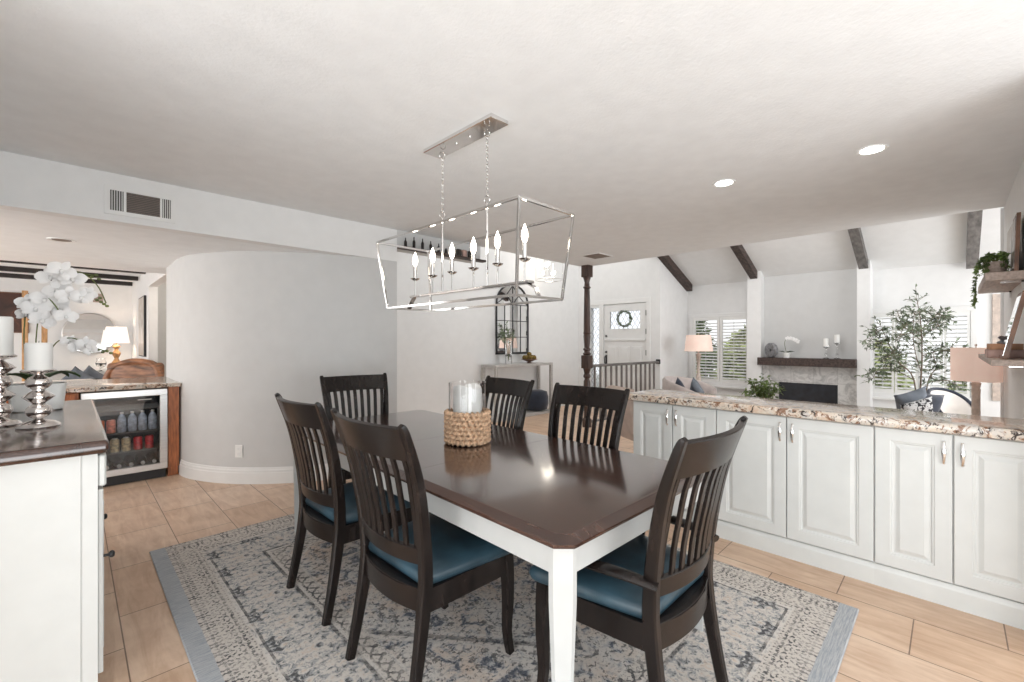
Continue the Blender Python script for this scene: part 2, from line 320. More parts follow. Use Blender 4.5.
class MB:
    def __init__(s): s.v = []; s.f = []
    def add(s, vs, fs):
        o = len(s.v); s.v += [tuple(v) for v in vs]; s.f += [tuple(i+o for i in f) for f in fs]; return s
    def box(s, x0, x1, y0, y1, z0, z1, bev=0.0, seg=1):
        if bev:
            bm = bmesh.new(); bmesh.ops.create_cube(bm, size=1)
            for v in bm.verts: v.co = Vector(((x0+x1)/2+v.co.x*(x1-x0), (y0+y1)/2+v.co.y*(y1-y0), (z0+z1)/2+v.co.z*(z1-z0)))
            bmesh.ops.bevel(bm, geom=bm.edges[:], offset=bev, segments=seg, affect='EDGES', profile=0.5)
            bm.verts.ensure_lookup_table(); vs = [v.co.copy() for v in bm.verts]
            fs = [[v.index for v in f.verts] for f in bm.faces]; bm.free(); return s.add(vs, fs)
        vs = [(x, y, z) for x in (x0, x1) for y in (y0, y1) for z in (z0, z1)]
        return s.add(vs, [(0, 1, 3, 2), (4, 6, 7, 5), (0, 4, 5, 1), (2, 3, 7, 6), (0, 2, 6, 4), (1, 5, 7, 3)])
    def loft(s, rings, caps=(True, True), closed=True):
        n = len(rings[0]); vs = [p for r in rings for p in r]; fs = []
        for i in range(len(rings)-1):
            for k in range(n if closed else n-1):
                k2 = (k+1) % n; fs.append((i*n+k, i*n+k2, (i+1)*n+k2, (i+1)*n+k))
        if caps[0]: fs.append(tuple(range(n))[::-1])
        if caps[1]: fs.append(tuple((len(rings)-1)*n+k for k in range(n)))
        return s.add(vs, fs)
    def prism(s, poly, z0, z1): return s.loft([[(x, y, z0) for x, y in poly], [(x, y, z1) for x, y in poly]])
    def lathe(s, prof, c=(0, 0, 0), n=20, caps=(True, True)):
        return s.loft([[(c[0]+r*math.cos(2*PI*k/n), c[1]+r*math.sin(2*PI*k/n), c[2]+z) for k in range(n)] for r, z in prof], caps)
    def sweep(s, pts, wa, wb, ref=(0, 1, 0), ch=0.25, rnd=False, n=10, sub=1):
        """section wa (along ref) by wb, following pts; wa, wb numbers or lists"""
        pts = [Vector(p) for p in pts]; m = len(pts)
        wa = [wa]*m if not hasattr(wa, '__len__') else list(wa); wb = [wb]*m if not hasattr(wb, '__len__') else list(wb)
        if sub > 1:
            P = catmull(pts, sub); M_ = len(P)
            def rs(a):
                o = []
                for i in range(M_):
                    q = i/sub; j = min(int(q), m-2); o.append(lerp(a[j], a[j+1], q-j))
                return o
            wa, wb, pts = rs(wa), rs(wb), P
        m = len(pts); rings = []
        for i in range(m):
            t = (pts[min(i+1, m-1)]-pts[max(i-1, 0)]).normalized(); r = Vector(ref)
            a = (r-t*r.dot(t)).normalized(); b = t.cross(a)
            A, B = wa[i]/2, wb[i]/2
            if rnd: sec = [(A*math.cos(2*PI*k/n), B*math.sin(2*PI*k/n)) for k in range(n)]
            else:
                c = ch*min(A, B); sec = [(A-c, -B), (A, -B+c), (A, B-c), (A-c, B), (-A+c, B), (-A, B-c), (-A, -B+c), (-A+c, -B)]
            rings.append([pts[i]+a*u+b*v for u, v in sec])
        return s.loft(rings)
    def tube(s, pts, r, n=8, sub=1):
        pts = [Vector(p) for p in pts]; d = pts[-1]-pts[0]
        ref = (1, 0, 0) if abs(d.x) < 0.7*d.length else (0, 1, 0)
        rr = [2*q for q in r] if hasattr(r, '__len__') else 2*r
        return s.sweep(pts, rr, rr, ref, rnd=True, n=n, sub=sub)
    def ball(s, c, r, n=14, sx=1, sy=1, sz=1):
        prof = [(max(1e-4, math.sin(PI*k/n))*r, -math.cos(PI*k/n)*r) for k in range(n+1)]
        return s.loft([[(c[0]+a*sx*math.cos(2*PI*k/n), c[1]+a*sy*math.sin(2*PI*k/n), c[2]+z*sz) for k in range(n)] for a, z in prof])
    def torus(s, c, R, r, axis='z', n=32, m=8, sx=1.0, sz=1.0):
        rings = []
        for i in range(n+1):
            a = 2*PI*i/n; ring = []
            for k in range(m):
                b = 2*PI*k/m; q = R+r*math.cos(b); p = (q*math.cos(a)*sx, q*math.sin(a)*sz, r*math.sin(b))
                if axis == 'x': p = (p[2], p[0], p[1])
                if axis == 'y': p = (p[0], p[2], p[1])
                ring.append((c[0]+p[0], c[1]+p[1], c[2]+p[2]))
            rings.append(ring)
        return s.loft(rings, (False, False))
    def leaf(s, p, d, L, W, up=None, fold=0.25):
        p = Vector(p); d = Vector(d).normalized()
        sd = d.cross(Vector(up) if up else Vector((random.uniform(-1, 1), random.uniform(-1, 1), 1.2)))
        if sd.length < 1e-3: sd = d.cross(Vector((1, 0, 0)))
        sd.normalize(); nm = sd.cross(d)
        a = p; b = p+d*L*.45+sd*W/2+nm*W*fold; c = p+d*L-nm*L*.12; e = p+d*L*.45-sd*W/2+nm*W*fold; m = p+d*L*.5
        return s.add([a, b, c, e, m], [(0, 1, 4), (1, 2, 4), (2, 3, 4), (3, 0, 4)])
    def build(s, name, mat, parent=None, loc=None, rotz=0.0, smooth=35, local=True):
        me = bpy.data.meshes.new(name); me.from_pydata(s.v, [], s.f); me.update()
        bm = bmesh.new(); bm.from_mesh(me); bmesh.ops.recalc_face_normals(bm, faces=bm.faces); bm.to_mesh(me); bm.free()
        me.materials.append(MT[mat] if isinstance(mat, str) else mat)
        if smooth:
            me.polygons.foreach_set('use_smooth', [True]*len(me.polygons))
            me.set_sharp_from_angle(angle=math.radians(smooth))
        o = bpy.data.objects.new(name, me); COL.objects.link(o)
        if parent: o.parent = parent
        if loc is not None: o.location = loc; o.rotation_euler = (0, 0, rotz)
        return o
def thing(name, label, cat, loc=(0, 0, 0), rotz=0.0, group=None):
    o = bpy.data.objects.new(name, None); COL.objects.link(o); o.empty_display_size = 0.1
    o.location = loc; o.rotation_euler = (0, 0, rotz); return tag(o, label, cat, group)
def tag(o, label, cat, group=None, kind=None):
    o['label'] = label; o['category'] = cat
    if group: o['group'] = group
    if kind: o['kind'] = kind
    return o
def struct(name, mb, mat, smooth=35, **k):
    o = mb.build(name, mat, smooth=smooth, **k); o['kind'] = 'structure'; return o
def dup(root, loc, rotz=0.0, label=None, group=None, scale=None):
    def cp(o, par):
        c = o.copy(); COL.objects.link(c)
        if par: c.parent = par
        for ch in list(o.children): cp(ch, c)
        return c
    r = cp(root, None); r.location = loc; r.rotation_euler = (0, 0, rotz)
    if label: r['label'] = label
    if group: r['group'] = group
    if scale: r.scale = scale
    return r
def holes_x(mb, x0, x1, ya, yb, za, zb, holes):
    ys = sorted({ya, yb, *[h[0] for h in holes], *[h[1] for h in holes]}); zs = sorted({za, zb, *[h[2] for h in holes], *[h[3] for h in holes]})
    for a, b in zip(ys, ys[1:]):
        for c, d in zip(zs, zs[1:]):
            if any(h[0]-1e-6 <= a and b <= h[1]+1e-6 and h[2]-1e-6 <= c and d <= h[3]+1e-6 for h in holes): continue
            mb.box(x0, x1, a, b, c, d)
    return mb
def holes_y(mb, y0, y1, xa, xb, za, zb, holes):
    t = MB(); holes_x(t, y0, y1, xa, xb, za, zb, holes); mb.add([(v[1], v[0], v[2]) for v in t.v], t.f); return mb

# ================================================================== SETTING
ZC, ZS = 2.48, 2.15        # flat ceiling, kitchen soffit
fl = MB()
fl.box(-2.3, 5.7, -2.4, 5.7, -0.12, 0); fl.box(5.7, 8.0, 3.75, 5.7, -0.12, 0); fl.box(-3.2, 2.4, 5.7, 12.5, -0.12, 0); fl.box(-3.2, -2.3, 4.0, 5.7, -0.12, 0)
struct('floor', fl, 'tile')
struct('floor_living', MB().box(5.7, 9.0, -2.4, 3.75, -0.42, -0.30), 'livingfloor')
c = MB(); c.box(-2.3, 5.7, -2.4, 4.1, ZC, ZC+0.12); struct('ceiling', c, 'ceiling')
c = MB(); c.box(-3.2, 1.2, 4.22, 6.9, ZS, ZS+0.1); c.box(1.2, 2.4, 4.22, 5.6, ZS, ZS+0.1); struct('ceiling_kitchen', c, 'ceiling')
c = MB(); c.box(-3.2, 2.4, 6.9, 12.5, 2.53, 2.70); struct('ceiling_family', c, 'ceiling')
struct('wall_kitchen_header', MB().box(-3.2, 2.4, 4.1, 4.22, ZS, ZC+.119), 'white_paint')
struct('wall_family_header', MB().box(-3.2, 1.2, 6.84, 6.9, ZS+.1, 2.6), 'white_paint')
# curved wall (quarter of an oval) between kitchen and foyer
curve = [(0.762, 6.35), (0.758, 6.0), (0.755, 5.6), (0.78, 5.28), (0.87, 5.02), (1.02, 4.76), (1.22, 4.54), (1.46, 4.35), (1.76, 4.20), (2.08, 4.115), (2.40, 4.10)]
cp = catmull([(x, y, 0) for x, y in curve], 5)
def offs(path, off):
    out = []
    for i, p in enumerate(path):
        t = (path[min(i+1, len(path)-1)]-path[max(i-1, 0)]).normalized(); out.append((p.x+t.y*off, p.y-t.x*off))
    return out
outer = [(p.x, p.y) for p in cp]; inner = offs(cp, -0.12)
struct('wall_curved', MB().prism(outer+inner[::-1], 0, ZS+.001), 'grey_paint', smooth=30)
def skirting(path, name, prof=((0, .016), (.10, .016), (.105, .012), (.125, .012), (.13, .007), (.15, .004))):
    mb = MB(); rings = []
    for z, t in prof: rings.append([(a, b, z) for a, b in offs(path, t)])
    vs = [p for r in rings for p in r]; n = len(path); fs = [(i*n+k, i*n+k+1, (i+1)*n+k+1, (i+1)*n+k) for i in range(len(rings)-1) for k in range(n-1)]
    o = len(vs); vs += [(p.x, p.y, prof[-1][0]) for p in path]; i = len(rings)-1
    fs += [(i*n+k, i*n+k+1, o+k+1, o+k) for k in range(n-1)]
    mb.add(vs, fs); return struct(name, mb, 'trim')
skirting([p for p in cp if p.y < 5.40], 'baseboard_curved')
struct('wall_curved_end', MB().box(2.28, 2.39, 4.23, 5.59, 0, 4.19), 'white_paint')
# foyer
f = MB(); f.box(2.28, 7.9, 5.6, 5.72, 0, 4.25); struct('wall_foyer', f, 'white_paint')
skirting([Vector((2.42, 5.6, 0)), Vector((7.58, 5.6, 0))], 'baseboard_foyer')
struct('wall_loft_edge', MB().box(2.2, 5.63, 4.03, 4.095, ZC+.12, 4.2), 'white_paint')
f = MB(); holes_x(f, 7.6, 7.72, 3.90, 5.6, 0, 4.2, [(4.04, 4.98, 0, 2.05), (5.08, 5.30, 0.12, 2.0)]); struct('wall_entry', f, 'white_paint')
struct('wall_bright_return', MB().box(7.6, 8.92, 3.776, 3.90, -0.3, 4.2), 'white_paint')
struct('ceiling_foyer', MB().box(2.28, 7.8, 3.9, 5.75, 4.2, 4.3), 'ceiling')
# living room
LW = [(2.63, 3.66, 0.53, 1.78), (-0.18, 0.88, 0.53, 1.74)]
l = MB(); holes_x(l, 8.8, 8.92, -1.9, 3.9, -0.3, 2.6, LW); struct('wall_living', l, 'white_paint')
struct('wall_living_side', holes_y(MB(), -2.0, -1.88, 5.7, 8.92, -0.3, 3.9, [(6.0, 8.4, 0.2, 2.3)]), 'white_paint')
sl = lambda x: 2.42+(8.8-x)*0.42
c = MB(); c.add([(x, y, z) for y in (-2.0, 3.9) for x, z in ((8.92, sl(8.92)), (5.7, sl(5.7)), (5.7, sl(5.7)+.1), (8.92, sl(8.92)+.1))], [(0, 1, 2, 3), (4, 7, 6, 5), (0, 4, 5, 1), (1, 5, 6, 2), (2, 6, 7, 3), (3, 7, 4, 0)])
struct('ceiling_living', c, 'white_paint')
struct('wall_over_ceiling_edge', MB().box(5.64, 5.7, -2.0, 4.1, ZC+.12, 3.8), 'white_paint')
struct('wall_step_riser', MB().box(5.66, 5.7, -1.9, 3.75, -0.30, -0.12), 'white_paint')
struct('trim_1', MB().box(8.50, 8.8, 2.36, 2.58, -0.3, 2.55).box(8.50, 8.8, 0.87, 1.03, -0.3, 2.55), 'white_paint')
struct('wall_fireplace', MB().box(8.70, 8.8, 1.03, 2.36, 1.0, 2.46), 'grey_paint')
# right wall with shelves, and the part of the room behind the camera
struct('wall_right', MB().box(2.9, 5.75, -0.44, -0.32, 0, ZC), 'white_paint')
struct('wall_right_return', MB().box(2.9, 3.02, -2.2, -0.44, 0, ZC), 'white_paint')
struct('wall_back', holes_y(MB(), -2.32, -2.2, -2.2, 3.02, 0, ZC, [(-1.0, 2.6, 0.4, 2.25)]), 'white_paint')
struct('wall_left', holes_x(MB(), -2.2, -2.08, -2.2, 4.1, 0, ZC, [(-1.5, 1.5, 0.02, 2.15)]), 'white_paint')
struct('wall_left_partition', MB().box(-0.62, -0.50, 2.0, 4.1, 0, ZC).box(-2.1, -0.5, 1.88, 2.0, 0, ZC), 'white_paint')
struct('trim_2', MB().box(5.735, 5.76, -0.335, -0.30, 0, ZC), 'trim')
# kitchen / family room shell
struct('wall_far_left', holes_x(MB(), -3.2, -3.08, 4.0, 12.5, 0, 2.7, [(4.5, 6.5, 0.9, 2.1), (8.0, 11.3, 0.4, 2.3)]), 'white_paint')
struct('wall_kitchen_left', MB().box(-3.2, -0.5, 4.0, 4.1, 0, ZC), 'white_paint')
struct('wall_family', MB().box(-3.2, 2.4, 12.3, 12.42, 0, 2.7), 'white_paint')
struct('wall_hall', holes_x(MB(), 0.9, 1.02, 6.9, 12.3, 0, 2.6, [(7.4, 9.45, 0, 2.23)]), 'white_paint')
struct('wall_hall_back', MB().box(1.9, 2.0, 6.0, 12.3, 0, 2.6), 'grey_paint')
struct('wall_hall_end', MB().box(1.02, 1.9, 9.7, 9.8, 0, 2.6), 'grey_paint')
struct('wall_kitchen_end', MB().box(0.92, 2.0, 6.76, 6.84, 0, 2.6), 'grey_paint')
# beams
for i, (y, nm) in enumerate(((3.715, 'beamwood'), (2.47, 'beamwood'), (0.95, 'greybeam'), (-0.195, 'greybeam'))):
    b = MB(); hw = 0.058; xe = 8.5 if i in (1, 2) else 8.74; dz = 0.13
    for yy in (y-hw, y+hw): pass
    vs = [(x, yy, sl(x)+o) for yy in (y-hw, y+hw) for x, o in ((xe, -dz), (5.72, -dz), (5.72, 0.02), (xe, 0.02))]
    b.add(vs, [(0, 1, 2, 3), (4, 7, 6, 5), (0, 4, 5, 1), (1, 5, 6, 2), (2, 6, 7, 3), (3, 7, 4, 0)])
    o = b.build('ceiling_beam', nm)
    tag(o, ['dark brown sloping ceiling beam farthest left, beside the bright wall', 'dark brown sloping beam ending on the pilaster left of the fireplace',
            'grey weathered beam ending on the pilaster right of the fireplace', 'grey weathered beam at far right above the shelf plant'][i], 'beam', 'sloping beams over the living room')
for i, y in enumerate((9.65, 10.85, 11.95)):
    o = MB().box(-3.05, 0.88, y-.05, y+.05, 2.455, 2.53).build('ceiling_beam', 'blackbeam')
    tag(o, ['black beam nearest of three across the family room ceiling', 'middle black beam across the family room ceiling', 'black beam nearest the far wall of the family room'][i], 'beam', 'straight black beams in the family room')

# ------------------------------------------------------------------ windows with shutters, garden
def living_window(n, h, panels):
    ya, yb, za, zb = h
    fr = MB(); t = 0.07
    for a, b, c_, d in ((ya-t, yb+t, zb, zb+t), (ya-t, yb+t, za-t, za), (ya-t, ya, za, zb), (yb, yb+t, za, zb)): fr.box(8.765, 8.80, a, b, c_, d, 0.005)
    fr.box(8.72, 8.80, ya-t-.02, yb+t+.02, za-t-.03, za-t+.005, 0.005)
    fr.box(8.85, 8.88, (ya+yb)/2-.025, (ya+yb)/2+.025, za, zb); fr.box(8.85, 8.88, ya, yb, (za+zb)/2-.012, (za+zb)/2+.012)
    o = fr.build('window_%d' % n, 'trim'); o['kind'] = 'structure'
    MB().box(8.892, 8.896, ya, yb, za, zb).build('pane', 'glass', o)
    wd = (yb-ya)/panels
    for k in range(panels):
        a = yb-wd*(k+1); b = yb-wd*k
        side = ['leftmost', 'second from left', 'third from left', 'rightmost'] if panels == 4 else ['left', 'right']
        lab = '%s white louvred shutter panel of the %s' % (side[k], 'window behind the tufted armchair' if n == 1 else 'window behind the olive tree')
        th = thing('window_shutter', lab, 'shutter', (8.79, (a+b)/2, za), 0, 'white window shutters')
        hw = wd/2-.004; hh = zb-za; s = 0.028 if panels == 4 else 0.045
        m = MB(); m.box(-.018, .018, -hw, -hw+s, 0, hh).box(-.018, .018, hw-s, hw, 0, hh).box(-.018, .018, -hw+s, hw-s, 0, .06).box(-.018, .018, -hw+s, hw-s, hh-.06, hh)
        m.build('shutter_frame', 'shutter', th)
        m = MB(); z = .085
        while z < hh-.07:
            dz = .008; dx = .029
            m.add([(sx*dx+e*.0, yy, z+sx*dz+e*.004) for yy in (-hw+s, hw-s) for sx, e in ((-1, -1), (1, -1), (1, 1), (-1, 1))], [(0, 1, 2, 3), (4, 7, 6, 5), (0, 4, 5, 1), (1, 5, 6, 2), (2, 6, 7, 3), (3, 7, 4, 0)]); z += .058
        m.build('louvres', 'shutter', th, smooth=0)
        MB().box(-.034, -.026, -.004, .004, .07, hh-.07).build('tilt_rod', 'shutter', th)
living_window(1, LW[0], 2); living_window(2, LW[1], 4)
g = MB().box(9.0, 22, -8, 14, -0.6, -0.5).build('garden_ground', simple('garden_ground', (0.30, 0.30, 0.27), 0.9)); g['kind'] = 'structure'
bushes = [(11.0, 5.15, .9, 'round pale green bush outside the left window'), (12.9, 3.85, 1.1, 'tall yellow green bush outside the left window, near the pilaster'), (14.5, 6.4, 1.5, 'dark bush at the far left of the garden'),
          (11.8, 1.3, .95, 'low green bush behind the olive tree window'), (12.8, -0.8, 1.05, 'leafy bush outside the right window, behind the lamp')]
for i, (x, y, r, lab) in enumerate(bushes):
    m = MB()
    for k in range(2600):
        a = random.uniform(0, 2*PI); e = math.acos(random.uniform(-.1, 1)); q = r*random.uniform(.7, 1)
        p = Vector((q*math.sin(e)*math.cos(a)*.8, q*math.sin(e)*math.sin(a)*.8, q*math.cos(e)*1.9+.05))
        m.leaf(p, (random.uniform(-1, 1), random.uniform(-1, 1), random.uniform(-.3, 1)), .26, .15)
    m.tube([(0, 0, 0), (0, 0, r*.6)], .05, 6)
    tag(m.build('garden_bush', 'gardenleaf' if i != 2 else 'greenleaf', loc=(x, y, -.5)), lab, 'bush', 'bushes outside the windows')

# ------------------------------------------------------------------ front door
d = MB()
holes_x(d, 7.61, 7.66, 4.05, 4.97, 0.005, 2.04, [(4.18, 4.84, 1.56, 1.90)])
door = d.build('door_1', 'trim'); door['kind'] = 'structure'
t = MB().box(7.605, 7.612, 4.06, 4.96, 1.31, 1.325); t.box(7.59, 7.612, 4.055, 4.965, 1.325, 1.36, .004); t.build('dutch_door_ledge', 'trim', door)
for k in range(3):
    y0 = 4.13+k*.27; p = MB().box(7.602, 7.612, y0, y0+.22, .75, 1.22, .006); p.box(7.596, 7.606, y0+.03, y0+.19, .78, 1.19, .006).build('door_panel', 'trim', door)
    p = MB().box(7.602, 7.612, y0, y0+.22, .12, .65, .006); p.build('door_panel', 'trim', door)
MB().box(7.63, 7.64, 4.18, 4.84, 1.56, 1.90).build('door_glass', 'leaded', door)
MB().tube([(7.60, 4.92, 1.02), (7.55, 4.92, 1.0), (7.55, 4.92, .88), (7.60, 4.92, .86)], .010, sub=3).ball((7.60, 4.92, 1.10), .022, 8).ball((7.60, 4.92, 1.42), .02, 8).box(7.598, 7.607, 4.90, 4.94, .84, 1.04, .004).build('door_handle', 'black', door)
for z in (.3, 1.1, 1.5, 1.85): MB().box(7.600, 7.610, 4.04, 4.06, z-.05, z+.05).build('hinge', 'black', door)
tr = MB()
for a, b, c_, e in ((3.96, 4.04, 0, 2.05), (4.98, 5.08, 0, 2.05), (3.96, 5.38, 2.05, 2.14), (5.30, 5.38, 0, 2.05)): tr.box(7.585, 7.605, a, b, c_, e, .004)
struct('trim_3', tr, 'trim')
o = MB().box(7.64, 7.65, 5.08, 5.30, .12, 2.0).build('window_3', 'leaded'); o['kind'] = 'structure'
wr = MB(); 
for k in range(420):
    a = random.uniform(0, 2*PI); R = .145+random.uniform(-.022, .022); p = Vector((7.585+random.uniform(-.02, .012), 4.50+R*math.cos(a), 1.75+R*math.sin(a)))
    wr.leaf(p, (random.uniform(-.4, .2), -math.sin(a)+random.uniform(-.7, .7), math.cos(a)+random.uniform(-.7, .7)), .04, .016)
wr.torus((7.59, 4.50, 1.75), .145, .010, 'x')
tag(wr.build('wreath', 'oliveleaf'), 'grey-green leafy wreath hanging on the white front door glass', 'wreath')

# ------------------------------------------------------------------ column and railing
k_ = thing('turned_column', 'dark brown turned wooden post from floor to ceiling beside the railing', 'column', (5.60, 3.97, 0))
m = MB(); m.box(-.065, .065, -.065, .065, 2.30, ZC, .006).box(-.065, .065, -.065, .065, .90, 1.10, .006); m.build('square_blocks', 'postwood', k_)
m = MB(); m.lathe([(.045, 1.10), (.06, 1.115), (.062, 1.13), (.045, 1.145), (.043, 1.17), (.058, 1.185), (.058, 1.20), (.04, 1.22), (.048, 1.30), (.052, 1.36), (.055, 1.40), (.048, 1.42), (.06, 1.44), (.052, 1.46), (.048, 1.8), (.042, 2.12), (.058, 2.135), (.058, 2.15), (.042, 2.165), (.038, 2.22), (.052, 2.27), (.060, 2.30)]); m.build('upper_shaft', 'postwood', k_)
m = MB(); m.lathe([(.07, 0), (.07, .12), (.05, .14), (.045, .2), (.055, .5), (.05, .7), (.035, .74), (.055, .77), (.055, .79), (.04, .82), (.052, .87), (.06, .90)]); m.build('lower_shaft', 'postwood', k_)
r = thing('stair_railing', 'grey railing with square balusters running from the dark column to the wall', 'railing', (5.67, 3.95, 0), -.078)
MB().box(0, 1.93, -.035, .035, .915, .955, .01, 2).build('handrail', 'greybeam', r)
MB().box(1.90, 1.93, -.045, .045, .90, .985, .01).build('rail_end_rosette', 'black', r)
MB().box(0, 1.93, -.02, .02, .06, .09).build('bottom_rail', 'greybeam', r)
for i in range(13): MB().box(.10+i*.14-.013, .10+i*.14+.013, -.013, .013, .085, .92).build('baluster', 'baluster', r)

# ------------------------------------------------------------------ rug
r = MB().box(-1.19, 1.19, -1.605, 1.605, 0.001, .012, .004).build('area_rug', 'rug', loc=(1.53, 1.925, 0))
tag(r, 'large faded grey-blue and cream oriental rug under the dining table', 'rug')

# ------------------------------------------------------------------ dining table
tb = thing('dining_table', 'long dark-topped dining table with white apron and legs standing on the rug', 'table', (1.56, 2.0, 0.012), -.02)
TZ = 0.728; TX = .54; TY = 1.23
def top_piece(name, y0, y1, e0, e1):
    ch = .045; m = MB()
    def ring(z, ins, grow=0):
        X = TX-ins; a = y0+(ins if e0 else 0); b = y1-(ins if e1 else 0); c0 = ch-ins*.4 if e0 else 0; c1 = ch-ins*.4 if e1 else 0
        pts = []
        pts += [(X-c0, a), (X, a+c0)] if e0 else [(X, a)]
        pts += [(X, b-c1), (X-c1, b)] if e1 else [(X, b)]
        pts += [(-X+c1, b), (-X, b-c1)] if e1 else [(-X, b)]
        pts += [(-X, a+c0), (-X+c0, a)] if e0 else [(-X, a)]
        return [(x, y, z) for x, y in pts]
    m.loft([ring(TZ-.034, .012), ring(TZ-.030, .002), ring(TZ-.024, 0), ring(TZ-.018, 0), ring(TZ-.003, .030), ring(TZ-.0005, .034), ring(TZ, .040)])
    return m.build(name, 'table', tb, smooth=20)
top_piece('table_top', -TY, -.302, True, False); top_piece('table_leaf', -.300, .200, False, False); top_piece('table_top', .202, TY, False, True)
for sx in (-1, 1):
    for sy in (-1, 1):
        m = MB(); X, Y = TX-.022, TY-.022; s = .060; ch = .042
        def rg(z, t):  # square leg with chamfered outer corner, tapering inward
            k = s*t; cc = ch*t; ox, oy = X-(1-t)*.03, Y-(1-t)*.03
            p = [(ox, oy-k), (ox, oy-cc), (ox-cc, oy), (ox-k, oy), (ox-k, oy-k)]
            return [(a*sx, b*sy, z) for a, b in p]
        m.loft([rg(0, .62), rg(.30, .80), rg(.52, 1), rg(TZ-.034, 1)]); m.build('leg', 'tablewhite', tb, smooth=20)
for a in (-1, 1):
    X = (TX-.030)*a; x0, x1 = sorted((X, X-a*.022)); MB().box(x0, x1, -(TY-.080), TY-.080, TZ-.124, TZ-.034).build('apron', 'tablewhite', tb)
    Y = (TY-.030)*a; y0, y1 = sorted((Y, Y-a*.022)); MB().box(-(TX-.080), TX-.080, y0, y1, TZ-.124, TZ-.034).build('apron', 'tablewhite', tb)
TTOP = TZ+.012

# ------------------------------------------------------------------ chairs (face local +x)
prof = [(-.272, 0), (-.236, .18), (-.206, .38), (-.204, .50), (-.222, .66), (-.258, .84), (-.312, .995), (-.330, 1.028)]
def px_(z):
    for (a, b), (c_, e) in zip(prof, prof[1:]):
        if z <= e: return lerp(a, c_, (z-b)/(e-b))
    return prof[-1][0]
def hy(z): return .209+max(0, (z-.42))*.050/.62+(.012*(1-z/.42) if z < .42 else 0)
def make_chair(name, label, arms=False, group='dining chairs around the table'):
    t = thing(name, label, 'chair', group=group); fw = .034 if arms else 0
    for s in (-1, 1):
        pts = [(x, s*hy(z), z) for x, z in prof]
        MB().sweep(pts, [.030, .033, .036, .036, .034, .032, .030, .022], [.036, .042, .050, .048, .042, .036, .027, .015], (0, 1, 0), ch=.35, sub=4).build('back_post', 'darkwood', t)
    def bowx(y, z): q = y/hy(z); return px_(z)-.044*(1-q*q)
    def rail(nm, zc, h, th):
        w = hy(zc)-.008; pts = [(bowx(w*k/8, zc), w*k/8, zc) for k in range(-8, 9)]
        lean = Vector((px_(zc+.04)-px_(zc-.04), 0, .08)).normalized()
        return MB().sweep(pts, h, th, lean, ch=.3).build(nm, 'darkwood', t)
    rail('crest_rail', .960, .124, .020); rail('lower_back_rail', .545, .062, .020)
    for i in range(9):
        q = (i-4)/4.6; pts = [(bowx(q*hy(z), z), q*hy(z), z) for z in (.565, .66, .76, .85, .925)]
        MB().sweep(pts, .026, .011, (0, 1, 0), ch=.3, sub=2).build('slat', 'darkwood', t)
    for s in (-1, 1):
        MB().sweep([(.195, s*(.222+fw), .43), (.200, s*(.222+fw), .34), (.203, s*(.222+fw), .22), (.198, s*(.222+fw), .10), (.214, s*(.224+fw), 0)], [.046, .046, .040, .034, .030], [.046, .046, .042, .034, .030], (0, 1, 0), ch=.25, sub=3).build('front_leg', 'darkwood', t)
        MB().sweep([(-.195, s*.214, .385), (.185, s*(.226+fw), .385)], .085, .024, (0, 0, 1), ch=.12).build('side_rail', 'darkwood', t)
    MB().sweep([(.208, -.20-fw, .385), (.214, 0, .385), (.208, .20+fw, .385)], .085, .024, (0, 0, 1), ch=.12, sub=4).build('front_rail', 'darkwood', t)
    MB().sweep([(px_(.39)-.034*(1-(k/6)**2), .2*k/6, .385) for k in range(-6, 7)], .085, .022, (0, 0, 1), ch=.15).build('rear_rail', 'darkwood', t)
    def cr(z, ins):
        p = rrect(-.205+ins, .232-ins, -1, 1, .001, 1); x0, x1 = -.195+ins, .246-ins; r = .03; out = []
        base = rrect(x0, x1, -.5, .5, .05, 4)
        for x, y in base:
            wv = lerp(.206, .256+fw, (x+.195)/.44)-ins; out.append((x-(.028*(1-(y/.5)**2) if x < -.12 else 0), y/.5*wv, z))
        return out
    MB().loft([cr(.420, .014), cr(.430, -.002), cr(.446, -.007), cr(.463, -.004), cr(.478, .010), cr(.488, .036), cr(.495, .080), cr(.498, .14)]).build('seat_cushion', 'teal', t, smooth=60)
    MB().loft([[(x-(.040*(1-(y/.21)**2) if x < -.1 else 0), y, z) for x, y in ((-.215, -.205), (-.215, -.1), (-.215, 0), (-.215, .1), (-.215, .205), (.20, .225+fw), (.20, -.225-fw))][::1] for z in (.402, .424)]).build('seat_base', 'darkwood', t)
    if arms:
        for s in (-1, 1):
            MB().sweep([(px_(.60)-.020, s*.232, .562), (-.15, s*.252, .572), (-.02, s*.268, .570), (.08, s*.266, .562), (.13, s*.262, .546)], [.038, .050, .056, .050, .020], [.026, .030, .030, .026, .016], (0, 1, 0), rnd=True, n=12, sub=5).build('armrest', 'darkwood', t)
            MB().sweep([(.100, s*.262, .555), (.080, s*.258, .51), (.085, s*.250, .46), (.10, s*.242, .37)], [.022, .022, .026, .028], [.026, .026, .030, .032], (0, 1, 0), rnd=True, n=10, sub=4).build('arm_support', 'darkwood', t)
    return t
ch = make_chair('dining_chair', 'dark slatted dining chair at the near left of the table, closest to the camera')
ch.location = (1.085, 1.535, .0145); ch.rotation_euler = (0, 0, 0.015)
GR = 'dining chairs around the table'
dup(ch, (1.095, 2.265, .0145), 0.02, 'dark slatted dining chair on the left side, behind the nearest left chair', GR)
dup(ch, (1.93, 1.575, .0145), PI, 'dark slatted dining chair on the cabinet side, nearer the white cabinets', GR)
dup(ch, (1.99, 2.37, .0145), PI-.085, 'dark slatted dining chair behind the rope-wrapped candle holder, cabinet side', GR)
ac = make_chair('dining_armchair', 'dark slatted armchair with blue seat at the near right end of the table', True, 'armchairs at the table ends')
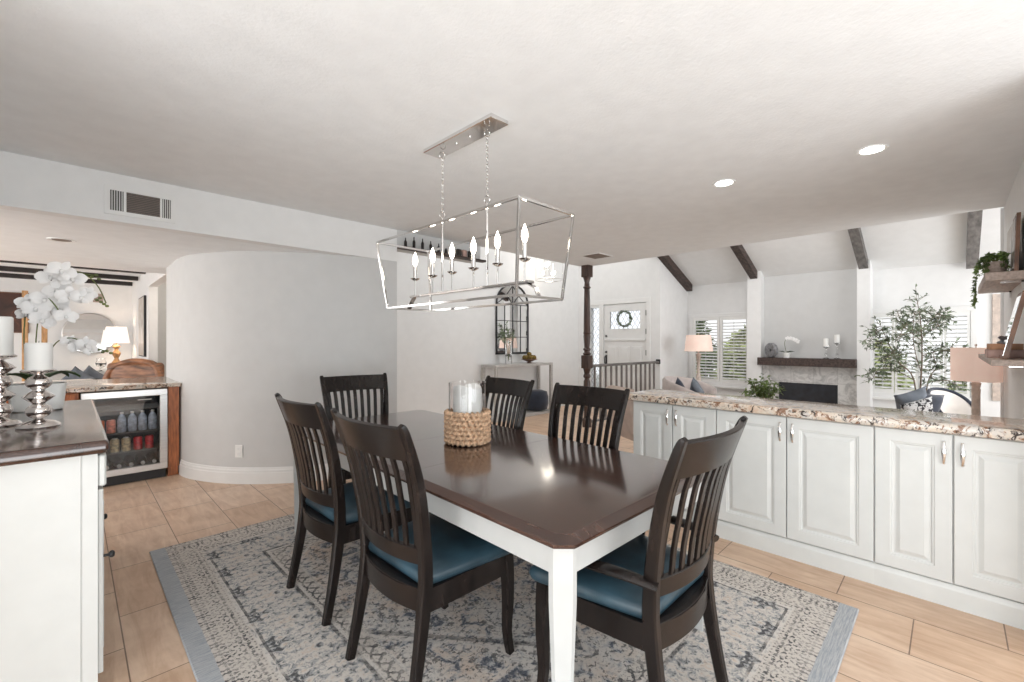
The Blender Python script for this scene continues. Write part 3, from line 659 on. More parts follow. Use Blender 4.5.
ac.location = (1.480, 0.862, .0145); ac.rotation_euler = (0, 0, PI/2)
dup(ac, (1.604, 3.16, .0145), -PI/2-.13, 'dark slatted armchair at the far end of the table, by the grey wall', 'armchairs at the table ends')

# ------------------------------------------------------------------ hurricane candle
hc = thing('hurricane_candle_holder', 'glass hurricane candle holder with a thick rope-wrapped base on the table', 'candle holder', (1.60, 1.96, TTOP))
m = MB()
for j in range(7):
    z = .019+j*.0255; rings = []; n = 168
    for i in range(n+1):
        a = 2*PI*i/n; tw = a*12+j*1.15; ring = []
        for k in range(8):
            b = 2*PI*k/8; rr = .0155*(1+.42*math.cos(2*(b-tw))); q = .1145+rr*math.cos(b)
            ring.append((q*math.cos(a), q*math.sin(a), z+rr*.85*math.sin(b)))
        rings.append(ring)
    m.loft(rings, (False, False))
m.build('rope_wrap', 'rope', hc, smooth=50)
MB().lathe([(.103, .006), (.107, .006), (.107, .345), (.103, .345), (.103, .006)], n=40, caps=(False, False)).build('glass_cylinder', 'glass', hc, smooth=30)
MB().lathe([(.1025, .002), (.1025, .006)], n=40).build('glass_base', 'glass', hc)
m = MB(); n = 36; rings = []
for z, q in ((.010, .082), (.30, .082), (.318, .079), (.322, .070), (.312, .055), (.306, .002)):
    rings.append([(q*math.cos(2*PI*k/n), q*math.sin(2*PI*k/n), z+(.012*math.sin(2*2*PI*k/n+1) if z > .3 and q > .05 else 0)) for k in range(n)])
cd = m.loft(rings).build('pillar_candle', 'candle', loc=(1.60, 1.96, TTOP)); tag(cd, 'tall white pillar candle inside the rope-wrapped glass holder', 'candle')
MB().tube([(0, 0, .305), (.002, 0, .325)], .0015, 6).build('wick', 'black', cd)

# ------------------------------------------------------------------ chandelier
cx, cy = 1.563, 1.955
cl = thing('lantern_chandelier', 'polished nickel open-frame linear chandelier with six candle bulbs over the table', 'chandelier', (cx, cy, 0))
ZT, ZB = 1.945, 1.530; tX, tY, bX, bY = .193, .628, .155, .535; q = .012
def bar(a, b, nm, r=q): 
    a, b = Vector(a), Vector(b); ref = (0, 0, 1) if abs((b-a).z) < .2 else (1, 0, 0)
    return MB().sweep([a, b], r, r, ref, ch=.12).build(nm, 'chrome', cl)
T = [(-tX, -tY, ZT), (tX, -tY, ZT), (tX, tY, ZT), (-tX, tY, ZT)]; B = [(-.135, -.555, ZB), (.195, -.555, ZB), (.195, .595, ZB), (-.135, .595, ZB)]
for i in range(4):
    bar(T[i], T[(i+1) % 4], 'top_rail'); bar(B[i], B[(i+1) % 4], 'bottom_rail'); bar(T[i], B[i], 'corner_bar')
MB().box(-.020, .020, -.525, .525, 1.598, 1.612, .002).build('candle_bar', 'chrome', cl)
for s in (-1, 1): MB().sweep([(0, s*.50, 1.600), (.01, s*.545, 1.575), (.02, s*.575+.02, ZB)], .03, .006, (1, 0, 0)).build('end_bracket', 'chrome', cl)
for y in (-.20, .20):
    y = y-.005; m = MB(); m.tube([(0, y, 1.61), (0, y, 2.035)], .006).ball((0, y, 2.04), .010, 8); m.build('hanging_rod', 'chrome', cl)
    m = MB(); z = 2.055; i = 0; zt = ZC-.035
    while z < zt:
        ax = 'x' if i % 2 else 'y'
        R = .020 if i == 0 or z > zt-.035 else .011
        m.torus((0, y, z+R*.8), R, .0022, ax, 14, 6, 1.0 if R > .015 else .62, 1); z += R*1.72; i += 1
    m.build('chain', 'chrome', cl)
m = MB(); m.box(-.062, .062, -.305, .305, ZC-.024, ZC-.0005, .003); m.build('ceiling_canopy', 'chrome', cl)
m = MB(); [m.ball((0, y, ZC-.026), .007, 8) for y in (-.06, .06)]; m.build('canopy_screws', 'chrome', cl)
for i in range(6):
    y = -.480+i*.194
    o = MB().tube([(0, y, 1.612), (0, y, 1.715)], .0045).build('candle_stem', 'chrome', cl)
    MB().lathe([(.006, 1.706), (.026, 1.716), (.030, 1.722), (.027, 1.722), (.012, 1.714), (.004, 1.716)], (0, y, 0), 20).build('drip_pan', 'chrome', o)
    MB().lathe([(.0115, 1.716), (.0115, 1.800)], (0, y, 0), 16).build('candle_sleeve', 'chrome', o)
    MB().lathe([(.006, 1.800), (.012, 1.812), (.0165, 1.832), (.014, 1.856), (.007, 1.876), (.0015, 1.892)], (0, y, 0), 14).build('bulb', 'bulb', o)
    point('chandelier_bulb_light', (cx, cy+y, 1.845), 10.5, .012, (1, .97, .92))

# foyer lantern
fx = at(549, 270, 8.0)
fl_ = thing('foyer_lantern', 'small round nickel lantern with lit bulbs hanging in the foyer', 'chandelier', (fx.x, fx.y, 0))
m = MB(); m.torus((0, 0, 2.43), .25, .007).torus((0, 0, 3.0), .25, .007)
for k in range(4): a = k*PI/2+.4; m.tube([(.25*math.cos(a), .25*math.sin(a), 2.43), (.25*math.cos(a), .25*math.sin(a), 3.0), (0, 0, 3.15)], .005, 6)
m.tube([(0, 0, 2.5), (0, 0, 4.2)], .006, 6); m.build('lantern_frame', 'chrome', fl_)
for k in range(5):
    a = k*2*PI/5; x, y = .1*math.cos(a), .1*math.sin(a); z = 2.50+.16*(k % 2)
    MB().tube([(0, 0, z-.03), (x, y, z-.03), (x, y, z+.03)], .004, 6).build('arm', 'chrome', fl_)
    MB().ball((x, y, z+.055), .026, 8, sz=1.3).build('bulb', 'bulb', fl_)
point('foyer_lantern_light', (fx.x, fx.y, 2.72), 3, .1)
point('hall_fill', (1.45, 8.4, 2.3), 16, .1)  # added fill to lift the dark hall; no fixture there

# ------------------------------------------------------------------ peninsula cabinets and counter
CX0, CX1 = 3.07, 3.46
Yg = [1.746, 1.432, 1.125, 0.712, 0.298, -0.004, -0.318]
dl = [['white raised-panel cabinet at the far left end of the counter', None]]
labs = ['narrow white raised-panel cabinet pair at the far left end of the counter run', 'wide white raised-panel cabinet pair in the middle of the counter run', 'narrow white raised-panel cabinet pair at the right end by the wall']
for i in range(3):
    ya, ym, yb = Yg[2*i], Yg[2*i+1], Yg[2*i+2]; hw = (ya-yb)/2
    t = thing('base_cabinet', labs[i], 'cabinet', (CX0, (ya+yb)/2, 0), 0, 'white base cabinets under the granite counter')
    MB().box(.022, CX1-CX0, -hw, hw, .115, .864).build('cabinet_body', 'cab', t)
    pl = MB(); pl.box(.004, CX1-CX0, -hw, hw, 0, .085); pl.loft([[(x, y, z) for x, z in ((.004, .085), (.004, .090), (.016, .112), (.03, .115), (.03, .085))] for y in (-hw, hw)]); pl.build('plinth', 'cab', t)
    for (a, b, hs) in ((ym, ya, 1), (yb, ym, -1)):
        c0 = (a+b)/2-(ya+yb)/2; g_ = (b-a)/2-.003
        m = MB(); z0, z1 = .124, .856
        st = .062
        def pr_(x, ins): return [(x, c0-g_+ins, z0+ins), (x, c0+g_-ins, z0+ins), (x, c0+g_-ins, z1-ins), (x, c0-g_+ins, z1-ins)]
        m.loft([pr_(.021, 0), pr_(.002, 0), pr_(0, .003), pr_(0, st), pr_(.003, st+.004), pr_(.003, st+.009), pr_(.008, st+.014), pr_(.008, st+.022), pr_(.001, st+.040), pr_(.001, st+.044)])
        dr = m.build('door', 'cab', t, smooth=12)
        hy_ = c0-g_+.030 if hs == 1 else c0+g_-.030; hz = .765
        m = MB(); m.sweep([(-.006, hy_, hz-.055), (-.018, hy_, hz-.03), (-.022, hy_, hz), (-.018, hy_, hz+.03), (-.006, hy_, hz+.055)], [.007, .014, .018, .014, .007], [.005, .006, .007, .006, .005], (0, 1, 0), rnd=True, n=10, sub=4)
        m.box(-.008, .001, hy_-.006, hy_+.006, hz-.058, hz-.044, .002).box(-.008, .001, hy_-.006, hy_+.006, hz+.044, hz+.058, .002); m.build('handle', 'chrome', dr)
m = MB(); pts = []
for z, ins in ((.864, .012), (.870, .003), (.878, 0), (.900, 0), (.909, .003), (.9135, .009), (.915, .016)):
    pts.append([(x, y, z) for x, y in rrect(3.025+ins, 3.50-ins, -.318, 1.80-ins, .02, 3)])
m.loft(pts); tag(m.build('granite_countertop', 'granite'), 'long cream and brown speckled granite countertop over the white cabinets', 'countertop')

# ------------------------------------------------------------------ sideboard at left
sb = thing('sideboard', 'white sideboard with dark glossy top and black knobs at the left edge', 'sideboard', (-.192, 2.99, 0))
MB().box(-.28, .26, -.74, .80, .0, .905).build('cabinet_body', 'cab', sb)
m = MB(); m.box(-.26, .215, -.745, -.74, 0, .904, .001); m.build('side_panel', 'cab', sb)
m = MB(); 
def sring(z, ins): return [(x, y, z) for x, y in rrect(-.30+ins, .290-ins, -.79+ins, .85-ins, .012, 3)]
m.loft([sring(.905, .02), sring(.908, .008), sring(.916, .006), sring(.922, 0), sring(.940, 0), sring(.950, .004), sring(.9545, .010), sring(.955, .014)]); m.build('sideboard_top', 'sidetop', sb)
for iy in range(3):
    y0 = -.735+iy*.51
    MB().box(.26, .284, y0, y0+.50, .775, .893, .006).build('drawer', 'cab', sb)
    dr = MB().box(.26, .276, y0+.01, y0+.49, .07, .762, .003).box(.274, .280, y0+.07, y0+.43, .13, .70, .003).build('door', 'cab', sb)
    kb = MB().lathe([(.005, 0), (.005, .015), (.012, .019), (.014, .026), (.010, .032), (.002, .034)], n=12).build('knob', 'black', dr)
    kb.location = (.276, y0+.035, .50); kb.rotation_euler = (0, PI/2, 0)
SBT = .955
def holder(loc, h, label, balls, g='silver candle holders on the sideboard'):
    t = thing('candle_holder', label, 'candle holder', loc, 0, g)
    p = [(.002, 0), (.066, 0), (.068, .006), (.063, .014), (.045, .024), (.018, .032), (.014, .038)]; z = .038; n = balls; each = (h-.038-.026)/n
    for i in range(n):
        R = .041 if i % 2 == 0 else .050
        if i % 2 == 0: p += [(.020+(R-.020)*math.sin(PI*k/8)**.7, z+each*(.04+.92*k/8)) for k in range(9)]
        else: p += [(.020, z+each*.06), (.030, z+each*.20), (R*.86, z+each*.40), (R, z+each*.49), (R, z+each*.54), (R*.86, z+each*.62), (.030, z+each*.82), (.020, z+each*.94)]
        z += each
    p += [(.014, z+.004), (.030, z+.010), (.052, z+.018), (.053, z+.022), (.048, z+.026), (.002, z+.024)]
    MB().lathe(p, n=32).build('turned_stem', 'mercury', t, smooth=50); return t
h1 = (-.100, 2.74, SBT); h2 = (-.222, 2.90, SBT)
holder(h1, .245, 'shorter turned silver candle holder on the sideboard, nearer the camera', 3)
holder(h2, .305, 'taller turned silver candle holder at the left picture edge', 4)
def pillar(loc, r, h, label):
    o = MB().lathe([(.002, 0), (r-.002, 0), (r, .003), (r, h-.006), (r-.005, h), (r-.014, h-.002), (.002, h-.006)], n=28).build('pillar_candle', 'candle', loc=loc); tag(o, label, 'candle', 'white candles on the silver holders')
    MB().tube([(0, 0, h-.006), (.001, 0, h+.008)], .001, 5).build('wick', 'black', o)
pillar((h1[0], h1[1], SBT+.245), .042, .113, 'short white pillar candle on the shorter silver holder')
pillar((h2[0], h2[1], SBT+.305), .042, .165, 'tall white pillar candle on the taller silver holder, cut by the left edge')
# orchid
PO = Vector((-.135, 3.42, SBT)); orc = thing('orchid_plant', 'white orchid with arching flower stems in a white planter on the sideboard', 'plant', PO)
m = MB(); m.loft([[(x, y, z) for x, y in rrect(-.10+i, .115-i, -.07+i, .07-i, .03, 4)] for z, i in ((0, .018), (.005, .012), (.135, 0), (.14, .002), (.14, .008), (.12, .010))]); m.build('planter', 'white_ceramic', orc)
m = MB()
for dx, dy, L in ((1, -.15, .17), (-.8, -.5, .16), (.3, -1, .13), (-.3, .9, .15), (.9, .5, .14)):
    D = Vector((dx, dy, 0)).normalized(); sd = Vector((-D.y, D.x, 0)); rings = []
    for k in range(9):
        s = k/8; c0 = D*(L*s)+Vector((0, 0, .125+.07*math.sin(s*PI*.8)*1.0)); wv = .038*math.sin(PI*min(1, s*.9+.08))**.7; rings.append([c0-sd*wv+Vector((0, 0, .010)), c0, c0+sd*wv+Vector((0, 0, .010)), c0-Vector((0, 0, .003))])
    m.loft(rings)
m.build('leaves', 'leaf', orc)
m = MB(); m.box(-.085, .10, -.055, .055, .115, .128, .01); m.build('moss', 'bark', orc)
def loc_(px, py, d=2.33): return at(px, py, d)-PO
stems = [[Vector((0, 0, .12)), loc_(36, 340), loc_(42, 303), loc_(58, 277), loc_(80, 272), loc_(97, 285), loc_(106, 303)],
         [Vector((-.02, 0, .12)), loc_(24, 345, 2.28), loc_(28, 305, 2.26), loc_(45, 296, 2.25), loc_(60, 312, 2.27)],
         [Vector((.03, 0, .12)), loc_(44, 365, 2.3), loc_(56, 343, 2.3), loc_(72, 338, 2.3), loc_(88, 345, 2.3), loc_(108, 352, 2.3)],
         [loc_(72, 272), loc_(86, 274), loc_(98, 276)]]
m = MB(); [m.tube(s_, .0028, 6, sub=5) for s_ in stems]; m.build('stems', 'stem', orc)
def flower(c, r, nrm, roll):
    c = Vector(c); nrm = Vector(nrm).normalized(); a = nrm.cross(Vector((0, 0, 1))).normalized(); b = a.cross(nrm); m = MB()
    for ang, L, W in ((PI/2, .95, .62), (PI/2+2.2, .95, .55), (PI/2-2.2, .95, .55), (0.12, 1.0, 1.05), (PI-0.12, 1.0, 1.05)):
        ang += roll; D = a*math.cos(ang)+b*math.sin(ang); sd = nrm.cross(D); rings = []
        for k in range(7):
            s = k/6; wv = r*W*.5*math.sin(PI*min(.97, s*.88+.09))**.65; cc = c+D*(L*r*s)+nrm*(r*.22*math.sin(s*2.4)-.02*r)
            rings.append([cc-sd*wv-nrm*wv*.15, cc+nrm*.001, cc+sd*wv-nrm*wv*.15, cc-nrm*.0012])
        m.loft(rings)
    m.ball(c+nrm*r*.2-b*r*.12, r*.16, 8, sz=1.3); return m
fp = [(50, 277, .042), (62, 271, .044), (73, 279, .042), (58, 290, .044), (70, 296, .042), (82, 297, .036), (88, 293, .030), (44, 299, .040), (36, 308, .042), (28, 303, .036), (48, 312, .046), (58, 306, .038), (66, 316, .036), (42, 320, .040), (26, 314, .032), (70, 342, .030), (78, 347, .032), (86, 344, .032), (91, 350, .024)]
for i, (px, py, r_) in enumerate(fp):
    dd = 2.30+random.uniform(-.05, .05)-.03; flower(loc_(px, py, dd), r_*1.35, (random.uniform(-.45, .45), -1, random.uniform(-.25, .35)), random.uniform(-.5, .5)).build('flower', 'petal', orc, smooth=50)
m = MB()
for px, py in ((92, 277), (96, 275), (99, 279), (97, 300), (101, 302), (104, 304), (107, 306), (100, 298), (98, 350), (103, 352), (107, 351), (111, 353)): m.ball(loc_(px, py, 2.31), .0085, 6, sz=.8)
m.build('buds', 'stem', orc)

# ------------------------------------------------------------------ bar with beverage fridge
bc = thing('bar_cabinet', 'reddish wood bar cabinet holding the glass-door beverage fridge', 'cabinet', (0, 5.40, 0))
m = MB(); m.box(.664, .748, 0, .10, .09, .87).box(.664, .745, .03, .10, 0, .09); m.build('end_panel', 'orangewood', bc)
MB().box(-1.2, .04, 0, .60, .09, .87).build('cabinet_body', 'orangewood', bc)
MB().box(-1.15, .02, -.018, 0, .12, .68, .003).build('door', 'orangewood', bc); MB().box(-1.15, .02, -.018, 0, .70, .86, .003).build('drawer', 'orangewood', bc)
MB().box(-1.2, .745, .60, .62, 0, .87).build('back_panel', 'orangewood', bc)
m = MB(); m.loft([[(x, y, z) for x, y in rrect(-1.25, .765-i*.2, 5.36+i, 6.45-i, .02, 3)] for z, i in ((.872, .008), (.876, 0), (.906, 0), (.910, .006))]); tag(m.build('bar_countertop', 'granite'), 'brown speckled granite top of the bar over the beverage fridge', 'countertop')
FX0, FX1 = .055, .655
fr = thing('beverage_fridge', 'stainless beverage fridge with glass door built under the bar', 'fridge', (FX0, 5.40, 0)); W_ = FX1-FX0
m = MB(); m.box(0, W_, .02, .56, .09, .11).box(0, W_, .02, .56, .85, .865).box(0, .02, .02, .56, .11, .85).box(W_-.02, W_, .02, .56, .11, .85).box(0, W_, .54, .56, .11, .85); m.build('fridge_body', 'black', fr)
MB().box(.01, W_-.01, .01, .06, .004, .088).build('toe_grille', 'black', fr)
m = MB(); b_ = .058
m.box(0, W_, -.030, .012, .800, .862, .004).box(0, W_, -.030, .012, .092, .150, .004).box(0, b_, -.030, .012, .150, .800, .003).box(W_-b_, W_, -.030, .012, .150, .800, .003)
dr = m.build('door_frame', 'steel', fr); MB().box(b_, W_-b_, -.012, -.006, .150, .800).build('door_glass', 'glass', dr)
MB().box(W_-.22, W_-.12, -.0135, -.0125, .765, .772).build('control_marks', 'label_white', dr)
for z in (.28, .46, .675):
    m = MB(); [m.box(.025, W_-.025, y, y+.006, z, z+.004) for y in [.06+k*.035 for k in range(13)]]; m.box(.025, W_-.025, .045, .055, z-.004, z+.008); m.build('shelf', 'ventdark', fr)
area('fridge_fill', (FX0+W_/2, 5.50, .845), (FX0+W_/2, 5.58, 0), .45, .05, 0.5, (.9, .95, 1))  # faint fill added inside the fridge; no lamp is modelled
def drink(name, prof_, mat, label, loc, cap=None, g=None):
    o = MB().lathe(prof_, n=16).build(name, mat, loc=loc); tag(o, label, name.replace('_', ' ').split()[-1], g)
    if cap: MB().lathe(cap[0], n=12).build('cap', cap[1], o)
    return o
can = [(.002, 0), (.028, 0), (.033, .006), (.033, .112), (.027, .122), (.002, .120)]
btl = [(.002, 0), (.030, 0), (.033, .01), (.033, .12), (.028, .14), (.013, .165), (.012, .180), (.002, .182)]; cap = ([(.0135, .170), (.0135, .186), (.002, .186)], 'label_white')
for i, (x, mt, nm, pr_, lab) in enumerate(((.125, 'can_orange', 'drink_can', can, 'orange drink can on the fridge middle shelf, leftmost'), (.20, 'can_pink', 'drink_can', can, 'pink drink can beside the orange can in the fridge'),
        (.275, 'bottle_clear', 'water_bottle', btl, 'leftmost clear bottle on the upper fridge row, beside the pink can'), (.350, 'bottle_clear', 'water_bottle', btl, 'second clear bottle on the upper fridge row'), (.425, 'bottle_clear', 'water_bottle', btl, 'third clear bottle on the upper fridge row'), (.50, 'bottle_clear', 'water_bottle', btl, 'rightmost clear bottle on the upper fridge row'))):
    drink(nm, pr_, mt, lab, (FX0+x, 5.40+.11, .627 if False else .466+.0), cap if nm == 'water_bottle' else None, 'drinks on the fridge shelves')
for i, (x, mt, lab) in enumerate(((.14, 'bottle_dark', 'dark jar with white label on the lower fridge shelf, leftmost'), (.225, 'bottle_tan', 'tan labelled jar, left of two on the lower fridge shelf'), (.305, 'bottle_tan', 'tan labelled jar, right of two on the lower fridge shelf'), (.39, 'can_red', 'red can, left of two on the lower fridge shelf'), (.475, 'can_red', 'red can, right of two on the lower fridge shelf'))):
    nm = 'drink_can' if mt == 'can_red' else 'drink_jar'
    drink(nm, can, mt, lab, (FX0+x, 5.40+.10, .286), ([(.020, .118), (.020, .130), (.002, .130)], 'label_white') if nm == 'drink_jar' else None, 'drinks on the fridge shelves')
for i in range(6):
    x = FX0+.085+i*.085; rings = [[(x+q*math.cos(a), 5.40+y, .155+q*math.sin(a)) for a in [2*PI*k/16 for k in range(16)]] for y, q in ((.07, .013), (.14, .014), (.18, .036), (.38, .036), (.39, .02))]
    o = MB().loft(rings).build('wine_bottle', 'bottle_dark'); tag(o, 'dark wine bottle lying at the fridge bottom, number %s from the left' % ['one', 'two', 'three', 'four', 'five', 'six'][i], 'bottle', 'wine bottles on the fridge floor')
    MB().loft([[(x+q*math.cos(a), 5.40+y, .155+q*math.sin(a)) for a in [2*PI*k/12 for k in range(12)]] for y, q in ((.064, .012), (.066, .016), (.10, .016))]).build('foil_cap', 'label_white', o)

# ------------------------------------------------------------------ vents, outlets, downlights
v = thing('wall_vent', 'white rectangular wall vent with louvres high on the header wall', 'vent', (.35, 4.10, 2.293))
m = MB(); holes_y(m, -.010, 0, -.195, .195, -.098, .098, [(-.165, -.095, -.07, .07), (-.08, .105, -.07, .07), (.118, .168, -.07, .07)]); m.build('vent_frame', 'trim', v)
MB().box(-.17, .17, -.002, -.0005, -.072, .072).build('vent_backing', 'ventdark', v)
m = MB(); [m.box(-.08, .105, -.012, -.003, z-.0022, z+.0022) for z in [-.062+k*.0125 for k in range(11)]]; m.build('slats', 'ventbrown', v)
m = MB(); [m.box(x-.002, x+.002, -.010, -.003, -.07, .07) for x in [-.155+k*.013 for k in range(5)]]; m.build('side_slats', 'trim', v)
m = MB(); [m.box(x-.002, x+.002, -.010, -.003, -.07, .07) for x in [.125+k*.012 for k in range(4)]]; m.build('side_slats', 'trim', v)
v = thing('ceiling_vent', 'small brown-slatted vent in the flat ceiling near the column', 'vent', (5.05, 3.42, ZC)); m = MB(); holes_y(m, -.15, .15, -.15, .15, -.008, 0, []); m = MB()
for a, b, c_, e in ((-.17, .17, .13, .15), (-.17, .17, -.15, -.13), (-.17, -.15, -.13, .13), (.15, .17, -.13, .13)): m.box(a, b, c_, e, -.008, 0)
m.build('vent_frame', 'trim', v); m = MB(); [m.box(-.15, .15, y, y+.018, -.007, -.001) for y in [-.125+k*.026 for k in range(10)]]; m.build('slats', 'ventbrown', v)
for i, (x, y, lab) in enumerate(((3.385, 1.183, 'lit recessed ceiling light, the left of two over the counter'), (3.427, .343, 'lit recessed ceiling light, the right of two over the counter'))):
    t = thing('recessed_light', lab, 'ceiling light', (x, y, ZC), 0, 'recessed ceiling lights over the counter')
    MB().lathe([(.058, -.002), (.078, -.007), (.080, 0)], n=28, caps=(False, False)).build('trim_ring', 'trim', t); MB().lathe([(.002, -.004), (.058, -.004), (.058, -.001)], n=24).build('lens', 'downlight', t)
    sp = bpy.data.lights.new('downlight', 'SPOT'); sp.energy = 14; sp.spot_size = 2.0; sp.spot_blend = .6; sp.shadow_soft_size = .05; sp.color = (1, .96, .9)
    so_ = bpy.data.objects.new('downlight', sp); COL.objects.link(so_); so_.location = (x, y, ZC-.012)
t = thing('recessed_light', 'unlit brown recessed light in the lowered kitchen ceiling', 'ceiling light', (-.06, 5.16, ZS)); MB().lathe([(.06, -.002), (.085, -.008), (.088, 0)], n=28, caps=(False, False)).build('trim_ring', 'trim', t); MB().lathe([(.002, -.003), (.06, -.004), (.06, -.001)], n=24).build('lens', 'ventbrown', t)
def outlet(loc, rz, label, name='wall_outlet'):
    t = thing(name, label, 'outlet', loc, rz); MB().box(-.036, .036, -.006, 0, -.058, .058, .003).build('cover_plate', 'plate', t)
    MB().box(-.017, .017, -.009, -.005, .008, .040, .003).build('socket', 'trim', t); MB().box(-.017, .017, -.009, -.005, -.040, -.008, .003).build('socket', 'trim', t)
o_p = min(cp, key=lambda p: abs((512+F*(p.x-p.y)/(p.x+p.y))-237)); i0 = cp.index(o_p); tt = (cp[i0+1]-cp[i0-1]).normalized()
outlet((o_p.x+tt.y*.001, o_p.y-tt.x*.001, .30), math.atan2(tt.y, tt.x), 'white double outlet low on the curved grey wall')
outlet((1.899, at(163, 352, 8).y+.6, 1.12), PI/2+PI, 'white plate on the grey hall wall beyond the kitchen', 'wall_switch')

# bottles shelf under the ceiling
struct('wall_shelf_soffit', MB().box(2.40, 3.55, 4.101, 4.30, 2.30, ZC+.11), 'grey_paint')
tag(MB().box(2.40, 3.58, 3.985, 4.10, 2.283, 2.298, .002).build('bottle_shelf', 'beamwood'), 'thin dark wall shelf just under the ceiling, behind the chandelier', 'shelf')
for i, (x, h) in enumerate(((2.466, .10), (2.568, .125), (2.675, .125), (2.78, .115), (2.885, .105), (2.987, .085), (3.094, .06))):
    o = MB().lathe([(.002, 0), (.015, 0), (.016, .01), (.016, h*.6), (.006, h*.78), (.006, h), (.002, h)], n=12).build('small_bottle', 'bottle_dark', loc=(x, 4.04, 2.298))
    tag(o, 'small dark bottle standing on the high shelf, %s from the left' % ['first', 'second', 'third', 'fourth', 'fifth', 'sixth', 'seventh'][i], 'bottle', 'small dark bottles on the high shelf')
for i, (x, mt) in enumerate(((3.17, 'bottle_dark'), (3.25, 'book_rose'), (3.34, 'bottle_dark'))):
    tag(MB().box(-.03, .03, -.015, .015, 0, .085, .004).build('keepsake_box', mt, loc=(x, 4.04, 2.298)), ['dark box left of the pink box on the high shelf', 'pink box on the high shelf', 'dark box right of the pink box on the high shelf'][i], 'box', 'small boxes on the high shelf')

# ------------------------------------------------------------------ foyer console, mirror, vase
ct = thing('console_table', 'whitewashed open-frame console table under the arched mirror in the foyer', 'console table', (5.57, 5.40, 0))
MB().box(-.72, .72, -.18, .18, .88, .925, .003).build('table_top', 'greywood', ct); 
for x in (-.695, .695):
    for y in (-.155, .155): MB().box(x-.025, x+.025, y-.025, y+.025, .05, .88).build('leg', 'greywood', ct)
MB().box(-.72, .72, -.18, .18, 0, .05, .003).build('base_shelf', 'greywood', ct)
am = thing('arched_mirror', 'black-framed arched window-pane mirror above the foyer console', 'mirror', (5.60, 5.595, 1.10))
w2, hs, R = .40, .87, .40
m = MB(); pts = [(-w2, 0), (w2, 0), (w2, hs)]+[(R*math.cos(a), hs+R*math.sin(a)*.9) for a in [PI*k/16 for k in range(1, 16)]]+[(-w2, hs)]
m.loft([[(x, y, z) for x, z in pts] for y in (-.012, -.004)]); m.build('mirror_glass', 'mirror', am, smooth=0)
m = MB(); path = [(-w2, -.015, 0), (-w2, -.015, hs)]+[(-R*math.cos(a), -.015, hs+R*math.sin(a)*.9) for a in [PI*k/16 for k in range(1, 16)]]+[(w2, -.015, hs), (w2, -.015, 0)]
m.sweep(path, .02, .03, (0, 1, 0)); m.box(-w2-.015, w2+.015, -.025, -.005, -.015, .02)
m.build('mirror_frame', 'black', am)
m = MB()
for x in (-.2, 0, .2): m.box(x-.007, x+.007, -.020, -.010, 0, hs+(.36 if x == 0 else 0))
for z in (.29, .58, hs): m.box(-w2, w2, -.019, -.010, z-.006, z+.006)
for s in (-1, 1): m.sweep([(s*-.4, -.015, hs), (s*-.2, -.015, hs+.13), (0, -.015, hs+.34)], .01, .012, (0, 1, 0), sub=4); m.sweep([(0, -.015, hs), (s*.14, -.015, hs+.15), (s*.32, -.015, hs+.22)], .01, .012, (0, 1, 0), sub=4)
m.build('muntins', 'black', am)
va = thing('flower_vase', 'tall clear glass vase with pale leafy branches on the foyer console', 'vase', (5.30, 5.38, .925))
MB().lathe([(.002, 0), (.055, 0), (.06, .01), (.055, .40), (.052, .40), (.05, .015), (.002, .012)], n=20).build('glass_body', 'glass', va)
st, lf = MB(), MB()
for k in range(9):
    a = random.uniform(0, 2*PI); r_ = random.uniform(.1, .28); e = Vector((r_*math.cos(a), r_*math.sin(a)*.6, random.uniform(.5, .75))); st.tube([(0, 0, .05), e*.5+Vector((0, 0, .15)), e], .003, 5, 3)
    for q_ in range(16): lf.leaf(e*random.uniform(.72, 1.02), (random.uniform(-1, 1), random.uniform(-1, 1), random.uniform(-.5, .8)), .07, .028)
st.build('branches', 'stem', va); lf.build('leaves', 'oliveleaf', va)
bo = thing('decor_bowl', 'dark footed bowl on the right of the foyer console', 'bowl', (5.80, 5.36, .925)); MB().lathe([(.002, 0), (.05, 0), (.05, .01), (.02, .02), (.06, .035), (.15, .07), (.145, .075), (.05, .045), (.002, .04)], n=24).build('bowl_body', 'artframe_brown', bo)
for k in range(7):
    a = k*2*PI/6; rr = .085 if k < 6 else 0
    tag(MB().ball((0, 0, 0), .045, 10).build('moss_ball', 'fruit', loc=(5.80+rr*math.cos(a), 5.36+rr*math.sin(a), .925+(.10 if k < 6 else .155))), 'olive brown moss ball heaped in the footed bowl', 'ball', 'moss balls in the bowl')
m = MB(); m.loft([[(q*math.cos(2*PI*k/24), q*math.sin(2*PI*k/24), z) for k in range(24)] for q, z in ((.12, 0), (.19, .03), (.215, .12), (.215, .25), (.19, .34), (.10, .37), (.01, .372))]); tag(m.build('pouf', 'navy', loc=(6.02, 5.38, .055), smooth=60), 'round navy pouf tucked under the foyer console', 'pouf')

# beige chair behind the cabinet end
bcx = at(646, 420, 4.65); bch = thing('accent_chair', 'beige upholstered chair with dark legs behind the end of the white cabinets', 'chair', (bcx.x, bcx.y, 0), -.5)
MB().box(-.26, .26, -.26, .26, .30, .46, .05, 3).build('seat', 'beigefab', bch); m = MB(); m.sweep([(-.25, 0, .40), (-.27, 0, .55), (-.30, 0, .74), (-.32, 0, .83)], .46, .09, (0, 1, 0), ch=.5, sub=3); m.build('backrest', 'beigefab', bch, smooth=60)
for a in (-1, 1):
    for b in (-1, 1): MB().sweep([(a*.22, b*.22, .31), (a*.235, b*.235, 0)], [.045, .028], [.045, .028], (0, 1, 0)).build('leg', 'darkwood', bch)

